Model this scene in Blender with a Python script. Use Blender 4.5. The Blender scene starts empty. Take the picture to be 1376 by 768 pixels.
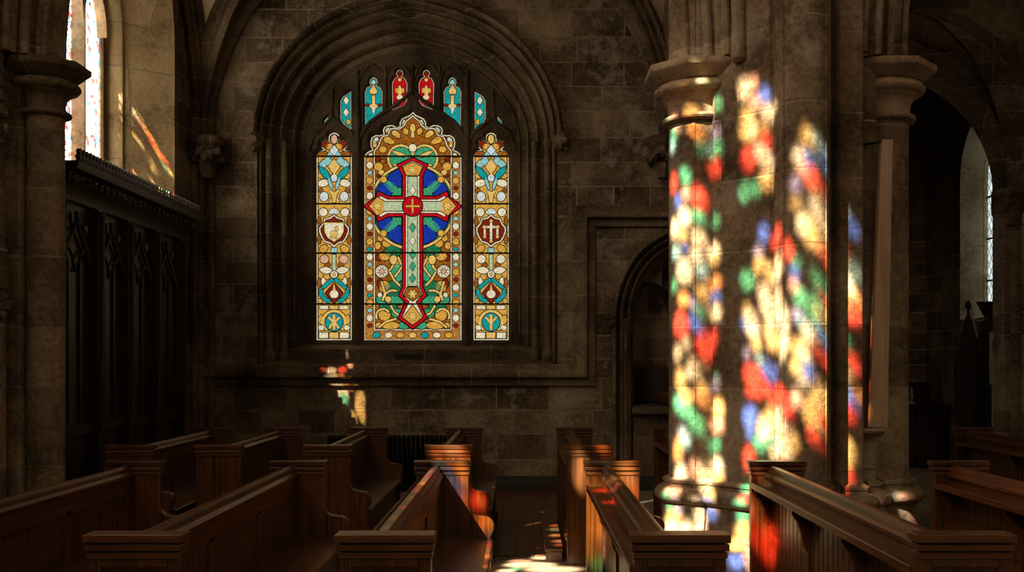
import bpy, bmesh, math, random
from mathutils import Vector, noise as mnoise
random.seed(7)
C = bpy.context.scene.collection
PI = math.pi
F, VX, VY, H = 1300.0, 700.0, 485.0, 1.7          # focal length in pixels, vanishing point, eye height


def W(px, py, Y):
    """point of the photograph at depth Y -> (X, Z)"""
    return ((px - VX) * Y / F, H - (py - VY) * Y / F)


# ------------------------------------------------------------------ mesh helper
class MB:
    def __init__(s):
        s.v, s.f, s.m, s.mats = [], [], [], []

    def mi(s, mat):
        if mat is None:
            return 0
        if mat not in s.mats:
            s.mats.append(mat)
        return s.mats.index(mat)

    def add(s, vs, fs, mat=None):
        b = len(s.v)
        s.v += [tuple(p) for p in vs]
        k = s.mi(mat)
        for f in fs:
            s.f.append([b + i for i in f])
            s.m.append(k)

    def box(s, x0, x1, y0, y1, z0, z1, mat=None):
        vs = [(x0, y0, z0), (x1, y0, z0), (x1, y1, z0), (x0, y1, z0), (x0, y0, z1), (x1, y0, z1), (x1, y1, z1), (x0, y1, z1)]
        s.add(vs, [(0, 3, 2, 1), (4, 5, 6, 7), (0, 1, 5, 4), (1, 2, 6, 5), (2, 3, 7, 6), (3, 0, 4, 7)], mat)

    def prism(s, pts, a0, a1, axis='y', mat=None):
        n = len(pts)

        def p(q, a):
            return {'y': (q[0], a, q[1]), 'x': (a, q[0], q[1]), 'z': (q[0], q[1], a)}[axis]
        vs = [p(q, a0) for q in pts] + [p(q, a1) for q in pts]
        fs = [list(range(n)), list(range(2 * n - 1, n - 1, -1))]
        fs += [(i, i + n, (i + 1) % n + n, (i + 1) % n) for i in range(n)]
        s.add(vs, fs, mat)

    def loft(s, rings, closed=True, cap=True, mat=None, loop=False):
        n = len(rings[0])
        vs = [p for r in rings for p in r]
        fs = []
        R = len(rings)
        for i in range(R if loop else R - 1):
            a, b = i * n, ((i + 1) % R) * n
            for j in range(n if closed else n - 1):
                k = (j + 1) % n
                fs.append((a + j, a + k, b + k, b + j))
        if cap and closed and not loop:
            fs.append(list(range(n))[::-1])
            fs.append([(R - 1) * n + j for j in range(n)])
        s.add(vs, fs, mat)

    def lathe(s, cx, cy, prof, n=24, mat=None, sx=1, sy=1):
        s.loft([[(cx + sx * r * math.cos(2 * PI * k / n), cy + sy * r * math.sin(2 * PI * k / n), z) for k in range(n)] for r, z in prof], mat=mat)

    def tube(s, path, r, n=8, mat=None, closed=False):
        path = [Vector(p) for p in path]
        rings = []
        N = len(path)
        for i, p in enumerate(path):
            d = (path[(i + 1) % N] - path[i - 1]) if closed else (path[min(i + 1, N - 1)] - path[max(i - 1, 0)])
            d.normalize()
            up = Vector((0, 0, 1)) if abs(d.z) < .9 else Vector((0, 1, 0))
            u = d.cross(up).normalized()
            w = u.cross(d)
            rr = r[i] if isinstance(r, (list, tuple)) else r
            rings.append([p + u * (rr * math.cos(2 * PI * k / n)) + w * (rr * math.sin(2 * PI * k / n)) for k in range(n)])
        s.loft(rings, mat=mat, loop=closed)

    def lump(s, c, r, seed=0, sq=(1, 1, 1), amp=.25, mat=None, freq=2.2):
        n, m = 12, 8
        rings = []
        for i in range(1, m):
            t = PI * i / m
            ring = []
            for k in range(n):
                a = 2 * PI * k / n
                d = Vector((math.sin(t) * math.cos(a), math.sin(t) * math.sin(a), math.cos(t)))
                q = r * (1 + amp * mnoise.noise(d * freq + Vector((seed * 3.1, seed, 0))))
                ring.append((c[0] + d.x * q * sq[0], c[1] + d.y * q * sq[1], c[2] + d.z * q * sq[2]))
            rings.append(ring)
        s.loft(rings, mat=mat)

    def build(s, name, mat=None, parent=None, smooth=35, bevel=0, recalc=True, seg=2):
        me = bpy.data.meshes.new(name)
        me.from_pydata(s.v, [], s.f)
        mats = s.mats if s.mats else ([mat] if mat else [])
        for m in mats:
            me.materials.append(m)
        if len(mats) > 1:
            me.polygons.foreach_set('material_index', s.m)
        if recalc:
            bm = bmesh.new()
            bm.from_mesh(me)
            bmesh.ops.recalc_face_normals(bm, faces=bm.faces)
            bm.to_mesh(me)
            bm.free()
        if smooth:
            me.shade_smooth()
            me.set_sharp_from_angle(angle=math.radians(smooth))
        me.update()
        o = bpy.data.objects.new(name, me)
        C.objects.link(o)
        if parent:
            o.parent = parent
        if bevel:
            b = o.modifiers.new('bevel', 'BEVEL')
            b.width = bevel
            b.segments = seg
            b.limit_method = 'ANGLE'
            b.angle_limit = math.radians(40)
        return o


def tag(o, label=None, cat=None, group=None, kind=None):
    if label: o['label'] = label
    if cat: o['category'] = cat
    if group: o['group'] = group
    if kind: o['kind'] = kind
    return o


def empty(name, loc=(0, 0, 0), rz=0):
    o = bpy.data.objects.new(name, None)
    o.location = loc
    o.rotation_euler = (0, 0, rz)
    o.empty_display_size = .2
    C.objects.link(o)
    return o


def copy_tree(o, parent=None):
    c = o.copy()
    C.objects.link(c)
    c.parent = parent
    for ch in list(o.children):
        copy_tree(ch, c)
    return c


# ------------------------------------------------------------------ materials
def newmat(name):
    m = bpy.data.materials.new(name)
    m.use_nodes = True
    nt = m.node_tree
    nt.nodes.clear()
    return m, nt


def N(nt, t, **kw):
    n = nt.nodes.new(t)
    for k, v in kw.items():
        if k in n.inputs.keys() if isinstance(k, str) else False:
            n.inputs[k].default_value = v
        else:
            setattr(n, k, v)
    return n


def math_node(nt, op, a, b=None, clamp=False):
    n = nt.nodes.new('ShaderNodeMath')
    n.operation = op
    n.use_clamp = clamp
    for i, v in enumerate((a, b)):
        if v is None: continue
        if isinstance(v, (int, float)): n.inputs[i].default_value = v
        else: nt.links.new(v, n.inputs[i])
    return n.outputs[0]


def mixc(nt, mode, fac, a, b):
    n = nt.nodes.new('ShaderNodeMix')
    n.data_type = 'RGBA'
    n.blend_type = mode
    for idx, v in ((0, fac), (6, a), (7, b)):
        if isinstance(v, (int, float)): n.inputs[idx].default_value = v
        elif isinstance(v, tuple): n.inputs[idx].default_value = v if len(v) == 4 else (*v, 1)
        else: nt.links.new(v, n.inputs[idx])
    return n.outputs[2]


def ramp(nt, fac, stops):
    n = nt.nodes.new('ShaderNodeValToRGB')
    e = n.color_ramp.elements
    while len(e) < len(stops): e.new(.5)
    for el, (p, c) in zip(e, stops):
        el.position = p
        el.color = c if len(c) == 4 else (*c, 1)
    nt.links.new(fac, n.inputs[0])
    return n.outputs[0]


def noise(nt, vec, scale, detail=6, rough=.6, dist=0):
    n = nt.nodes.new('ShaderNodeTexNoise')
    n.inputs['Scale'].default_value = scale
    n.inputs['Detail'].default_value = detail
    n.inputs['Roughness'].default_value = rough
    n.inputs['Distortion'].default_value = dist
    if vec is not None: nt.links.new(vec, n.inputs['Vector'])
    return n


def stone(name, axis='xz', bw=.62, bh=.31, dark=(.075, .05, .032), mid=(.22, .158, .102), pale=(.38, .295, .2), mortar=(.3, .24, .17), joint=.013,
          vary=.55, bump=.5, salt=.0, ashlar=True):
    m, nt = newmat(name)
    L = nt.links
    tc = N(nt, 'ShaderNodeTexCoord')
    ob = tc.outputs['Object']
    nz = noise(nt, ob, 1.6, 8, .62)
    fine = noise(nt, ob, 22, 6, .7)
    big = noise(nt, ob, .55, 3, .5)
    f = math_node(nt, 'ADD', math_node(nt, 'MULTIPLY', nz.outputs[0], .62), math_node(nt, 'MULTIPLY', fine.outputs[0], .38))
    col = ramp(nt, f, [(.39, dark), (.5, mid), (.61, pale)])
    col = mixc(nt, 'MULTIPLY', .55, col, ramp(nt, big.outputs[0], [(.36, (.55, .5, .46)), (.62, (1.1, 1.08, 1.05))]))
    height = f
    if ashlar:
        sep = N(nt, 'ShaderNodeSeparateXYZ')
        L.new(ob, sep.inputs[0])
        u = {'xz': sep.outputs[0], 'yz': sep.outputs[1], 'diag': math_node(nt, 'SUBTRACT', sep.outputs[0], sep.outputs[1])}.get(axis)
        if axis == 'xy':
            u, v = sep.outputs[0], sep.outputs[1]
        else:
            v = sep.outputs[2]
        wob = noise(nt, ob, 1.3, 3, .5)
        ws = N(nt, 'ShaderNodeSeparateXYZ')
        L.new(wob.outputs['Color'], ws.inputs[0])
        rowvar = noise(nt, None, 1.0, 1, .5)
        cv = N(nt, 'ShaderNodeCombineXYZ')
        L.new(v, cv.inputs[2])
        L.new(cv.outputs[0], rowvar.inputs['Vector'])
        u2 = math_node(nt, 'ADD', u, math_node(nt, 'MULTIPLY', ws.outputs[0], .05))
        v2 = math_node(nt, 'ADD', math_node(nt, 'ADD', v, math_node(nt, 'MULTIPLY', ws.outputs[1], .035)), math_node(nt, 'MULTIPLY', rowvar.outputs[0], .5))
        cb = N(nt, 'ShaderNodeCombineXYZ')
        L.new(u2, cb.inputs[0])
        L.new(v2, cb.inputs[1])
        br = N(nt, 'ShaderNodeTexBrick')
        br.inputs['Scale'].default_value = 1
        br.inputs['Brick Width'].default_value = bw
        br.inputs['Row Height'].default_value = bh
        br.inputs['Mortar Size'].default_value = joint
        br.inputs['Mortar Smooth'].default_value = .25
        br.inputs['Bias'].default_value = 0
        br.inputs['Color1'].default_value = (1, 1, 1, 1)
        br.inputs['Color2'].default_value = (1 - vary, 1 - vary * 1.05, 1 - vary * 1.08, 1)
        br.inputs['Mortar'].default_value = (.8, .8, .8, 1)
        br.offset = .43
        br.squash = .7
        br.squash_frequency = 3
        L.new(cb.outputs[0], br.inputs['Vector'])
        col = mixc(nt, 'MULTIPLY', 1.0, col, br.outputs['Color'])
        mfac = math_node(nt, 'MULTIPLY', br.outputs['Fac'], ramp(nt, noise(nt, ob, 5, 3).outputs[0], [(.38, (0, 0, 0)), (.6, (1, 1, 1))]))
        col = mixc(nt, 'MIX', mfac, col, (*mortar, 1))
        height = math_node(nt, 'SUBTRACT', f, math_node(nt, 'MULTIPLY', br.outputs['Fac'], .55))
    if salt:
        sn = noise(nt, ob, 2.6, 9, .72)
        sm = ramp(nt, sn.outputs[0], [(.53, (0, 0, 0)), (.62, (salt, salt, salt))])
        col = mixc(nt, 'MIX', sm, col, (.42, .38, .33, 1))
    bs = N(nt, 'ShaderNodeBsdfPrincipled')
    L.new(col, bs.inputs['Base Color'])
    bs.inputs['Roughness'].default_value = .88
    bs.inputs['Specular IOR Level'].default_value = .25
    bp = N(nt, 'ShaderNodeBump')
    bp.inputs['Strength'].default_value = bump
    bp.inputs['Distance'].default_value = .03
    L.new(height, bp.inputs['Height'])
    L.new(bp.outputs[0], bs.inputs['Normal'])
    o = N(nt, 'ShaderNodeOutputMaterial')
    L.new(bs.outputs[0], o.inputs[0])
    return m


def wood(name, axis=1, a=(.022, .008, .0033), b=(.18, .066, .021), rough=.3, scale=1.0):
    m, nt = newmat(name)
    L = nt.links
    tc = N(nt, 'ShaderNodeTexCoord')
    mp = N(nt, 'ShaderNodeMapping')
    sc = [38 * scale] * 3
    sc[axis] = 1.3 * scale
    mp.inputs['Scale'].default_value = sc
    L.new(tc.outputs['Object'], mp.inputs[0])
    n1 = noise(nt, mp.outputs[0], 1, 6, .65, .6)
    n2 = noise(nt, tc.outputs['Object'], 2.3, 4, .6)
    f = math_node(nt, 'ADD', math_node(nt, 'MULTIPLY', n1.outputs[0], .7), math_node(nt, 'MULTIPLY', n2.outputs[0], .3))
    col = ramp(nt, f, [(.34, a), (.52, tuple((p + q) * .5 for p, q in zip(a, b))), (.68, b)])
    bs = N(nt, 'ShaderNodeBsdfPrincipled')
    L.new(col, bs.inputs['Base Color'])
    L.new(math_node(nt, 'ADD', math_node(nt, 'MULTIPLY', n2.outputs[0], .25), rough - .1), bs.inputs['Roughness'])
    bs.inputs['Coat Weight'].default_value = .25
    bs.inputs['Coat Roughness'].default_value = .3
    bp = N(nt, 'ShaderNodeBump')
    bp.inputs['Strength'].default_value = .18
    bp.inputs['Distance'].default_value = .01
    L.new(n1.outputs[0], bp.inputs['Height'])
    L.new(bp.outputs[0], bs.inputs['Normal'])
    o = N(nt, 'ShaderNodeOutputMaterial')
    L.new(bs.outputs[0], o.inputs[0])
    return m


def plain(name, col, rough=.6, metal=0, var=.4, scale=9):
    m, nt = newmat(name)
    tc = N(nt, 'ShaderNodeTexCoord')
    nz = noise(nt, tc.outputs['Object'], scale, 6, .65)
    c = ramp(nt, nz.outputs[0], [(.3, tuple(x * (1 - var) for x in col)), (.7, tuple(min(1, x * (1 + var)) for x in col))])
    bs = N(nt, 'ShaderNodeBsdfPrincipled')
    nt.links.new(c, bs.inputs['Base Color'])
    bs.inputs['Roughness'].default_value = rough
    bs.inputs['Metallic'].default_value = metal
    bp = N(nt, 'ShaderNodeBump')
    bp.inputs['Strength'].default_value = .2
    bp.inputs['Distance'].default_value = .01
    nt.links.new(nz.outputs[0], bp.inputs['Height'])
    nt.links.new(bp.outputs[0], bs.inputs['Normal'])
    o = N(nt, 'ShaderNodeOutputMaterial')
    nt.links.new(bs.outputs[0], o.inputs[0])
    return m


def glass(name, col, k=1.0, scale=46, alt=None, lead=.05, flat=(1, 0, 1)):
    """back-lit stained glass: small pieces of uneven tone between lead cames"""
    m, nt = newmat(name)
    L = nt.links
    tc = N(nt, 'ShaderNodeTexCoord')
    mp = N(nt, 'ShaderNodeMapping')
    mp.inputs['Scale'].default_value = flat
    L.new(tc.outputs['Object'], mp.inputs[0])
    vo = N(nt, 'ShaderNodeTexVoronoi')
    vo.inputs['Scale'].default_value = scale
    ve = N(nt, 'ShaderNodeTexVoronoi')
    ve.feature = 'DISTANCE_TO_EDGE'
    ve.inputs['Scale'].default_value = scale
    L.new(mp.outputs[0], vo.inputs['Vector'])
    L.new(mp.outputs[0], ve.inputs['Vector'])
    sp = N(nt, 'ShaderNodeSeparateXYZ')
    L.new(vo.outputs['Color'], sp.inputs[0])
    c = (*col, 1)
    if alt:
        c = ramp(nt, sp.outputs[1], [(.45, col), (.6, alt)])
    tone = math_node(nt, 'ADD', math_node(nt, 'MULTIPLY', sp.outputs[0], .5), .78)
    edge = ramp(nt, ve.outputs[0], [(lead * .3, (.4, .4, .4)), (lead * 2.4, (1, 1, 1))])
    cc = mixc(nt, 'MULTIPLY', 1, c, edge)
    em = N(nt, 'ShaderNodeEmission')
    L.new(cc, em.inputs[0])
    L.new(math_node(nt, 'MULTIPLY', tone, k), em.inputs[1])
    o = N(nt, 'ShaderNodeOutputMaterial')
    L.new(em.outputs[0], o.inputs[0])
    return m


def sunglass(name, emit, k, mosaic=14, flat=(0, 1, 1)):
    """stained glass whose own tint (attribute 'tint') colours the sunlight that passes through it; it also glows with the daylight behind it"""
    m, nt = newmat(name)
    L = nt.links
    at = N(nt, 'ShaderNodeAttribute')
    at.attribute_name = 'tint'
    tr = N(nt, 'ShaderNodeBsdfTransparent')
    L.new(at.outputs['Color'], tr.inputs[0])
    tc = N(nt, 'ShaderNodeTexCoord')
    mp = N(nt, 'ShaderNodeMapping')
    mp.inputs['Scale'].default_value = flat
    L.new(tc.outputs['Object'], mp.inputs[0])
    vo = N(nt, 'ShaderNodeTexVoronoi')
    vo.inputs['Scale'].default_value = mosaic
    L.new(mp.outputs[0], vo.inputs['Vector'])
    ve = N(nt, 'ShaderNodeTexVoronoi')
    ve.feature = 'DISTANCE_TO_EDGE'
    ve.inputs['Scale'].default_value = mosaic
    L.new(mp.outputs[0], ve.inputs['Vector'])
    sp = N(nt, 'ShaderNodeSeparateXYZ')
    L.new(vo.outputs['Color'], sp.inputs[0])
    c = ramp(nt, sp.outputs[0], emit)
    nt.nodes[-1].color_ramp.interpolation = 'CONSTANT'
    c = mixc(nt, 'MULTIPLY', 1, c, ramp(nt, ve.outputs[0], [(.03, (.1, .1, .1)), (.07, (1, 1, 1))]))
    em = N(nt, 'ShaderNodeEmission')
    L.new(c, em.inputs[0])
    em.inputs[1].default_value = k
    ad = N(nt, 'ShaderNodeAddShader')
    L.new(tr.outputs[0], ad.inputs[0])
    L.new(em.outputs[0], ad.inputs[1])
    o = N(nt, 'ShaderNodeOutputMaterial')
    L.new(ad.outputs[0], o.inputs[0])
    return m


M_wall = stone('stone_back_wall', 'xz', .7, .33, dark=(.09, .062, .041), mid=(.27, .2, .132), pale=(.45, .36, .25), vary=.62, salt=.5, bump=.8)
M_side = stone('stone_side_wall', 'yz', .62, .31, salt=.2)
M_pier = stone('stone_pier', 'diag', 1.15, .56, dark=(.13, .09, .058), mid=(.33, .245, .16), pale=(.55, .45, .33), vary=.5, joint=.01, salt=.35, bump=.9)
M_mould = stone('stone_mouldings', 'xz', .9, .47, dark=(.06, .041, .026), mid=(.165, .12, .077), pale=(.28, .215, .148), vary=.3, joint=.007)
M_capital = stone('stone_capital', ashlar=False, dark=(.19, .13, .085), mid=(.38, .28, .185), pale=(.52, .41, .29))
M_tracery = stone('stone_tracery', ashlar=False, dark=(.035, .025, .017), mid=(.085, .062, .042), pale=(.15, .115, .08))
M_floor = stone('stone_floor', 'xy', .9, .6, dark=(.13, .10, .075), mid=(.26, .21, .155), pale=(.38, .32, .25), vary=.3, joint=.008, bump=.2)
M_plaster = plain('lime_plaster', (.5, .39, .25), .9, 0, .2, 1.5)
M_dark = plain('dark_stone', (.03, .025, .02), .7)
M_wy = wood('oak_lengthwise', 1)
M_wz = wood('oak_upright', 2)
M_wx = wood('oak_crosswise', 0)
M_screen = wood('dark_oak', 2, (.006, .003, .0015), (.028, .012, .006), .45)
M_plank = wood('bare_timber', 2, (.3, .2, .12), (.55, .38, .24), .6, .5)
M_iron = plain('iron', (.02, .02, .02), .5, .8, .3)
M_bronze = plain('bronze', (.014, .011, .008), .6, .2, .3)

# ------------------------------------------------------------------ setting: floor and walls
ZT = 18.0                                           # height of the nave walls
YB = 12.87                                          # the wall with the great window
fl = MB()
fl.box(-5.6, 9.2, -6.2, 17, -.3, 0)
fl2 = MB()
for k in range(14):
    fl2.box(-1.0 + k * .16, -.845 + k * .16, 8.42, 12.7, 0, .012)
tag(fl2.build('floor', M_wy, bevel=.003), 'dark wooden floor boards in the gangway between the farther pews', 'floor', kind='structure')
tag(fl.build('floor', M_floor), 'worn pale stone slab floor of the church under the pews', 'floor', kind='structure')


def arch_curve(cx, a, zs, b, zb, n=40, point=0.0, jamb=True):
    """outline of an opening: left jamb up, elliptic head, right jamb down"""
    pts = []
    if jamb:
        k = max(2, int((zs - zb) / .4))
        pts += [(cx - a, zb + (zs - zb) * i / k) for i in range(k)]
    for i in range(n + 1):
        th = PI - PI * i / n
        z = zs + b * math.sin(th) * (1 + point * math.exp(-((th - PI / 2) / .2) ** 2))
        pts.append((cx + a * math.cos(th), z))
    if jamb:
        pts += [(cx + a, zs - (zs - zb) * i / k) for i in range(1, k + 1)]
    return pts


def wall_plane(mb, mapper, u0, u1, z0, z1, openings):
    """one face of a wall with arched openings (cx, a, zs, b, zb)"""
    def quad(a, b, c, d):
        mb.add([mapper(*p) for p in (a, b, c, d)], [(0, 1, 2, 3)])
    u = u0
    for cx, a, zs, b, zb in sorted(openings):
        quad((u, z0), (cx - a, z0), (cx - a, z1), (u, z1))
        if zb > z0:
            quad((cx - a, z0), (cx + a, z0), (cx + a, zb), (cx - a, zb))
        hp = arch_curve(cx, a, zs, b, zb, 40, 0, False)
        for p, q in zip(hp, hp[1:]):
            quad(p, q, (q[0], z1), (p[0], z1))
        u = cx + a
    quad((u, z0), (u1, z0), (u1, z1), (u, z1))


def sweep_family(mb, mapper, cx, zs, zb, inner, outer, prof, n=48, point=0.0, jamb=True, mat=None):
    """mouldings of an opening: prof = [(t, depth)], t 0 at the inner outline (a, b) and 1 at the outer one"""
    rows = []
    for t, d in prof:
        a = inner[0] + (outer[0] - inner[0]) * t
        b = inner[1] + (outer[1] - inner[1]) * t
        rows.append([mapper(u, z, d) for u, z in arch_curve(cx, a, zs, b, zb, n, point, jamb)])
    mb.loft([list(r) for r in zip(*rows)], closed=False, mat=mat)


def rolls(*items):
    """profile builder: ('p', t, d) point; ('r', t0, d0, t1, d1, bulge) a rounded roll between two points"""
    out = []
    for it in items:
        if it[0] == 'p':
            out.append((it[1], it[2]))
        else:
            _, t0, d0, t1, d1, bg = it
            for i in range(9):
                s = i / 8
                out.append((t0 + (t1 - t0) * s, d0 + (d1 - d0) * s - bg * math.sin(PI * s)))
    return out


# back wall
WCX, WZS = -1.51, 4.67                              # great window: axis and springing
W_OUT, W_IN = (2.0, 1.83), (1.45, 1.25)
NCX, NZS = 2.15, 2.26                               # wall niche
ACX, AZS, AR = 4.82, 3.98, 1.6                      # chapel arch
AOUT = 2.5
mb = MB()
ops = [(WCX, 2.0, WZS, 1.83, 1.42), (NCX, .9, NZS, 1.12, 0.0)]
back = lambda u, z: (u, YB, z)
wall_plane(mb, back, -4.31, 3.12, 0, 8.6, ops)
for z0, z1 in ((0, 8.6),):
    wall_plane(mb, lambda u, z: (u, YB, z), 3.12, 9.0, 0, ZT, [(ACX, 1.66, AZS, AOUT, 0)])
wall_plane(mb, lambda u, z: (u, YB + .75, z), -5.6, 3.12, 0, ZT, [(WCX, 1.6, WZS, 1.4, 1.9)])
wall_plane(mb, lambda u, z: (u, YB + .3, z), 3.12, 9.0, 0, ZT, [(ACX, AR, AZS, AR, 0)])
wb = tag(mb.build('wall_back', M_wall, smooth=0), 'rough coursed brown stone wall holding the great stained glass window', 'wall', kind='structure')

# embrasure of the great window
t1 = MB()
mp = lambda u, z, d: (u, YB + d, z)
prof = rolls(('p', 1, 0), ('p', 1, .03), ('r', .97, .05, .86, .08, .06), ('p', .85, .13), ('p', .80, .15), ('r', .80, .15, .70, .18, .05), ('p', .69, .26),
             ('p', .60, .27), ('r', .58, .27, .46, .33, .07), ('p', .45, .40), ('p', .34, .42), ('r', .33, .42, .24, .46, .05), ('p', .23, .51), ('p', .12, .52), ('r', .11, .52, .03, .54, .04), ('p', 0, .62))
sweep_family(t1, mp, WCX, WZS, 1.55, W_IN, W_OUT, prof, 64, .025)
tr1 = tag(t1.build('trim_1', M_mould, smooth=40), 'deep moulded stone arch and jambs framing the great stained glass window', 'arch', kind='structure')
t2 = MB()
prof = rolls(('p', 1.0, .02), ('p', 1.0, -.05), ('r', 1.0, -.05, 1.13, -.03, .06), ('p', 1.15, .02))
sweep_family(t2, mp, WCX, WZS, 1.5, W_IN, W_OUT, prof, 64, .025, jamb=False)
for sx in (-1, 1):
    t2.lump((WCX + sx * 2.04, YB - .05, WZS - .06), .12, sx + 3, (1, .9, 1.0), .6, freq=4)
t2.build('hood_mould', M_mould, tr1, smooth=40)
for sx in (-1, 1):                                   # slim jamb shafts with moulded bases
    for (o, d, r) in ((1.87, .10, .045), (1.70, .24, .04)):
        s_ = MB()
        s_.lathe(WCX + sx * o, YB + d, [(r * 2.1, 1.55), (r * 2.1, 1.66), (r * 1.5, 1.7), (r * 1.9, 1.76), (r * 1.9, 1.8), (r * 1.25, 1.86), (r, 1.92), (r, WZS - .1), (r * 1.4, WZS - .06), (r * 1.1, WZS)], 14)
        s_.build('jamb_shaft', M_mould, tr1, smooth=40)

# sill, block under it, string course
sl = MB()
sl.prism([(YB + .62, 1.96), (YB + .5, 1.93), (YB + .28, 1.86), (YB + .28, 1.73), (YB - .02, 1.655), (YB - .02, 1.4), (YB + .7, 1.4)], WCX - 1.98, WCX + 1.98, 'x')
tag(sl.build('trim_2', M_mould, smooth=0, bevel=.012), 'sloping stone sill under the great stained glass window', 'window sill', kind='structure')


def sweep2d(mb, path, prof, mapper, mat=None):
    """profile (offset to the left of travel, protrusion) along a polyline with mitred corners"""
    rows = []
    n = len(path)
    for i, p in enumerate(path):
        d0 = Vector(path[i]) - Vector(path[i - 1]) if i else Vector(path[1]) - Vector(path[0])
        d1 = Vector(path[i + 1]) - Vector(path[i]) if i < n - 1 else d0
        d0.normalize(); d1.normalize()
        n0, n1 = Vector((-d0.y, d0.x)), Vector((-d1.y, d1.x))
        m_ = (n0 + n1)
        m_ = m_ / max(.2, m_.dot(n0))
        rows.append([mapper(p[0] + m_.x * o, p[1] + m_.y * o, d) for o, d in prof])
    mb.loft(rows, closed=False, mat=mat)


sc = MB()
prof = [(.17, 0), (.16, -.03), (.07, -.17), (.05, -.2), (.03, -.21), (.0, -.2), (-.01, -.17), (.0, -.13), (-.02, -.09), (-.06, -.07), (-.09, -.09), (-.115, -.08), (-.12, -.04), (-.12, 0)]
prof = [(o, d * .62) for o, d in prof]
sweep2d(sc, [(-4.31, 1.49), (.87, 1.49), (.87, 3.6), (3.12, 3.6)], prof, mp)
tag(sc.build('trim_3', M_mould, smooth=40), 'moulded stone string course running below the window and stepping up beside it', 'string course', kind='structure')
pq = MB()
x0, z1_ = W(531, 475.5, YB + .27); x1, z0_ = W(568, 489, YB + .27)
pq.box(x0, x1, YB + .262, YB + .28, z0_, z1_)
pq.box(x0 + .015, x1 - .015, YB + .256, YB + .27, z0_ + .015, z1_ - .015)
tag(pq.build('plaque', M_bronze, bevel=.003), 'small dark bronze plaque fixed to the block below the centre light', 'plaque')
bb = MB()
bb.prism([(YB, 0), (YB - .16, 0), (YB - .16, .1), (YB - .1, .13), (YB - .04, .17), (YB, .18)], -4.31, 3.12, 'x')
tag(bb.build('baseboard_back', M_dark, bevel=.01), 'dark stone plinth along the foot of the back wall', 'plinth', kind='structure')

# niche in the wall right of the window
nc = MB()
prof = rolls(('p', 1, 0), ('p', 1, -.02), ('r', .98, -.04, .76, -.03, .06), ('p', .74, .04), ('p', .70, .04), ('r', .68, .02, .44, .03, .05), ('p', .42, .09), ('p', .34, .1), ('r', .32, .07, .08, .09, .05), ('p', .06, .14), ('p', 0, .16), ('p', 0, .72))
sweep_family(nc, mp, NCX, NZS, 0, (.64, .92), (.94, 1.18), prof, 40, .06)
n_root = tag(nc.build('trim_4', M_mould, smooth=40), 'moulded stone arch around the shadowed wall niche beside the pillar', 'niche', kind='structure')
q = MB()
for sx in (-1, 1):
    q.lump((NCX + sx * .95, YB - .05, NZS - .03), .075, 5, amp=.5, freq=4)
q.build('label_stop', M_mould, n_root)
for sx in (-1, 1):
    q = MB()
    q.lathe(NCX + sx * .76, YB + .05, [(.1, 0), (.1, .22), (.075, .27), (.055, .33), (.055, NZS - .22), (.065, NZS - .2), (.06, NZS - .15), (.09, NZS - .07), (.1, NZS - .04), (.1, NZS)], 16)
    q.build('niche_shaft', M_mould, n_root, smooth=40)
q = MB()
q.add([mp(NCX - .8, 0, .72), mp(NCX + .8, 0, .72), mp(NCX + .8, 3.5, .72), mp(NCX - .8, 3.5, .72)], [(0, 1, 2, 3)])
q.build('niche_back', M_wall, n_root, smooth=0)
q = MB()
q.box(NCX - .645, NCX + .645, YB + .12, YB + .72, 0, .98)
q.prism([(YB + .0, 1.0), (YB + .02, 1.09), (YB + .72, 1.12), (YB + .72, .96), (YB + .1, .96)], NCX - .66, NCX + .66, 'x')
q.build('niche_shelf', M_mould, n_root, bevel=.01)
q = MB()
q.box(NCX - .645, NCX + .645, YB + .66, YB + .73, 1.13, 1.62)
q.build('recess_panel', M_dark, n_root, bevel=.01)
q = MB()                                              # cusped inner arch
pts_o = arch_curve(NCX, .66, NZS, .95, NZS - .05, 30, .06, False)
ins = []
for i, p in enumerate(pts_o):
    s = i / 30
    k = 1 - .34 * max(0, 1 - abs(s - .3) / .1) - .34 * max(0, 1 - abs(s - .7) / .1) - .07
    ins.append((NCX + (p[0] - NCX) * k, NZS + (p[1] - NZS) * k))
q.loft([[mp(a[0], a[1], .28), mp(b[0], b[1], .3), mp(b[0], b[1], .38), mp(a[0], a[1], .4)] for a, b in zip(pts_o, ins)], closed=True)
q.build('cusped_head', M_mould, n_root, smooth=30)
bw = MB()
bx, bz = W(894, 543, YB + .3)
bw.lathe(2.0, YB + .3, [(.09, 1.105), (.10, 1.112), (.15, 1.22), (.165, 1.27), (.155, 1.275), (.14, 1.225), (.05, 1.14)], 20)
tag(bw.build('wooden_bowl', wood('bowl_wood', 0, (.06, .022, .01), (.2, .08, .035), .4)), 'reddish brown bowl standing on the niche shelf', 'bowl')

# left chapel wall with its window above the screen
LX = -4.31
lw = MB()
LCX, LZS = 10.45, 5.6
left = lambda u, z: (LX, u, z)
wall_plane(lw, left, 7.6, YB, 0, 8.6, [(LCX, 1.6, LZS, 1.7, 2.9)])
wall_plane(lw, lambda u, z: (LX - .68, u, z), 7.6, YB + 1, 0, ZT, [(LCX, 1.08, LZS, 1.3, 2.9)])
tag(lw.build('wall_left', M_side, smooth=0), 'dark stone side wall with a window above the carved oak screen', 'wall', kind='structure')
ml = lambda u, z, d: (LX - d, u, z)
w2 = empty('window_2', (0, 0, 0))
tag(w2, 'tall side window with coloured glass above the carved oak screen', 'window', kind='structure')
q = MB()
sweep_family(q, ml, LCX, LZS, 2.9, (1.17, 1.3), (1.6, 1.7), rolls(('p', 1, 0), ('p', .97, .0), ('p', .95, .03), ('p', .12, .5), ('r', .12, .5, .02, .53, .03), ('p', 0, .56), ('p', 0, .69)), 40, .12)
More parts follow.
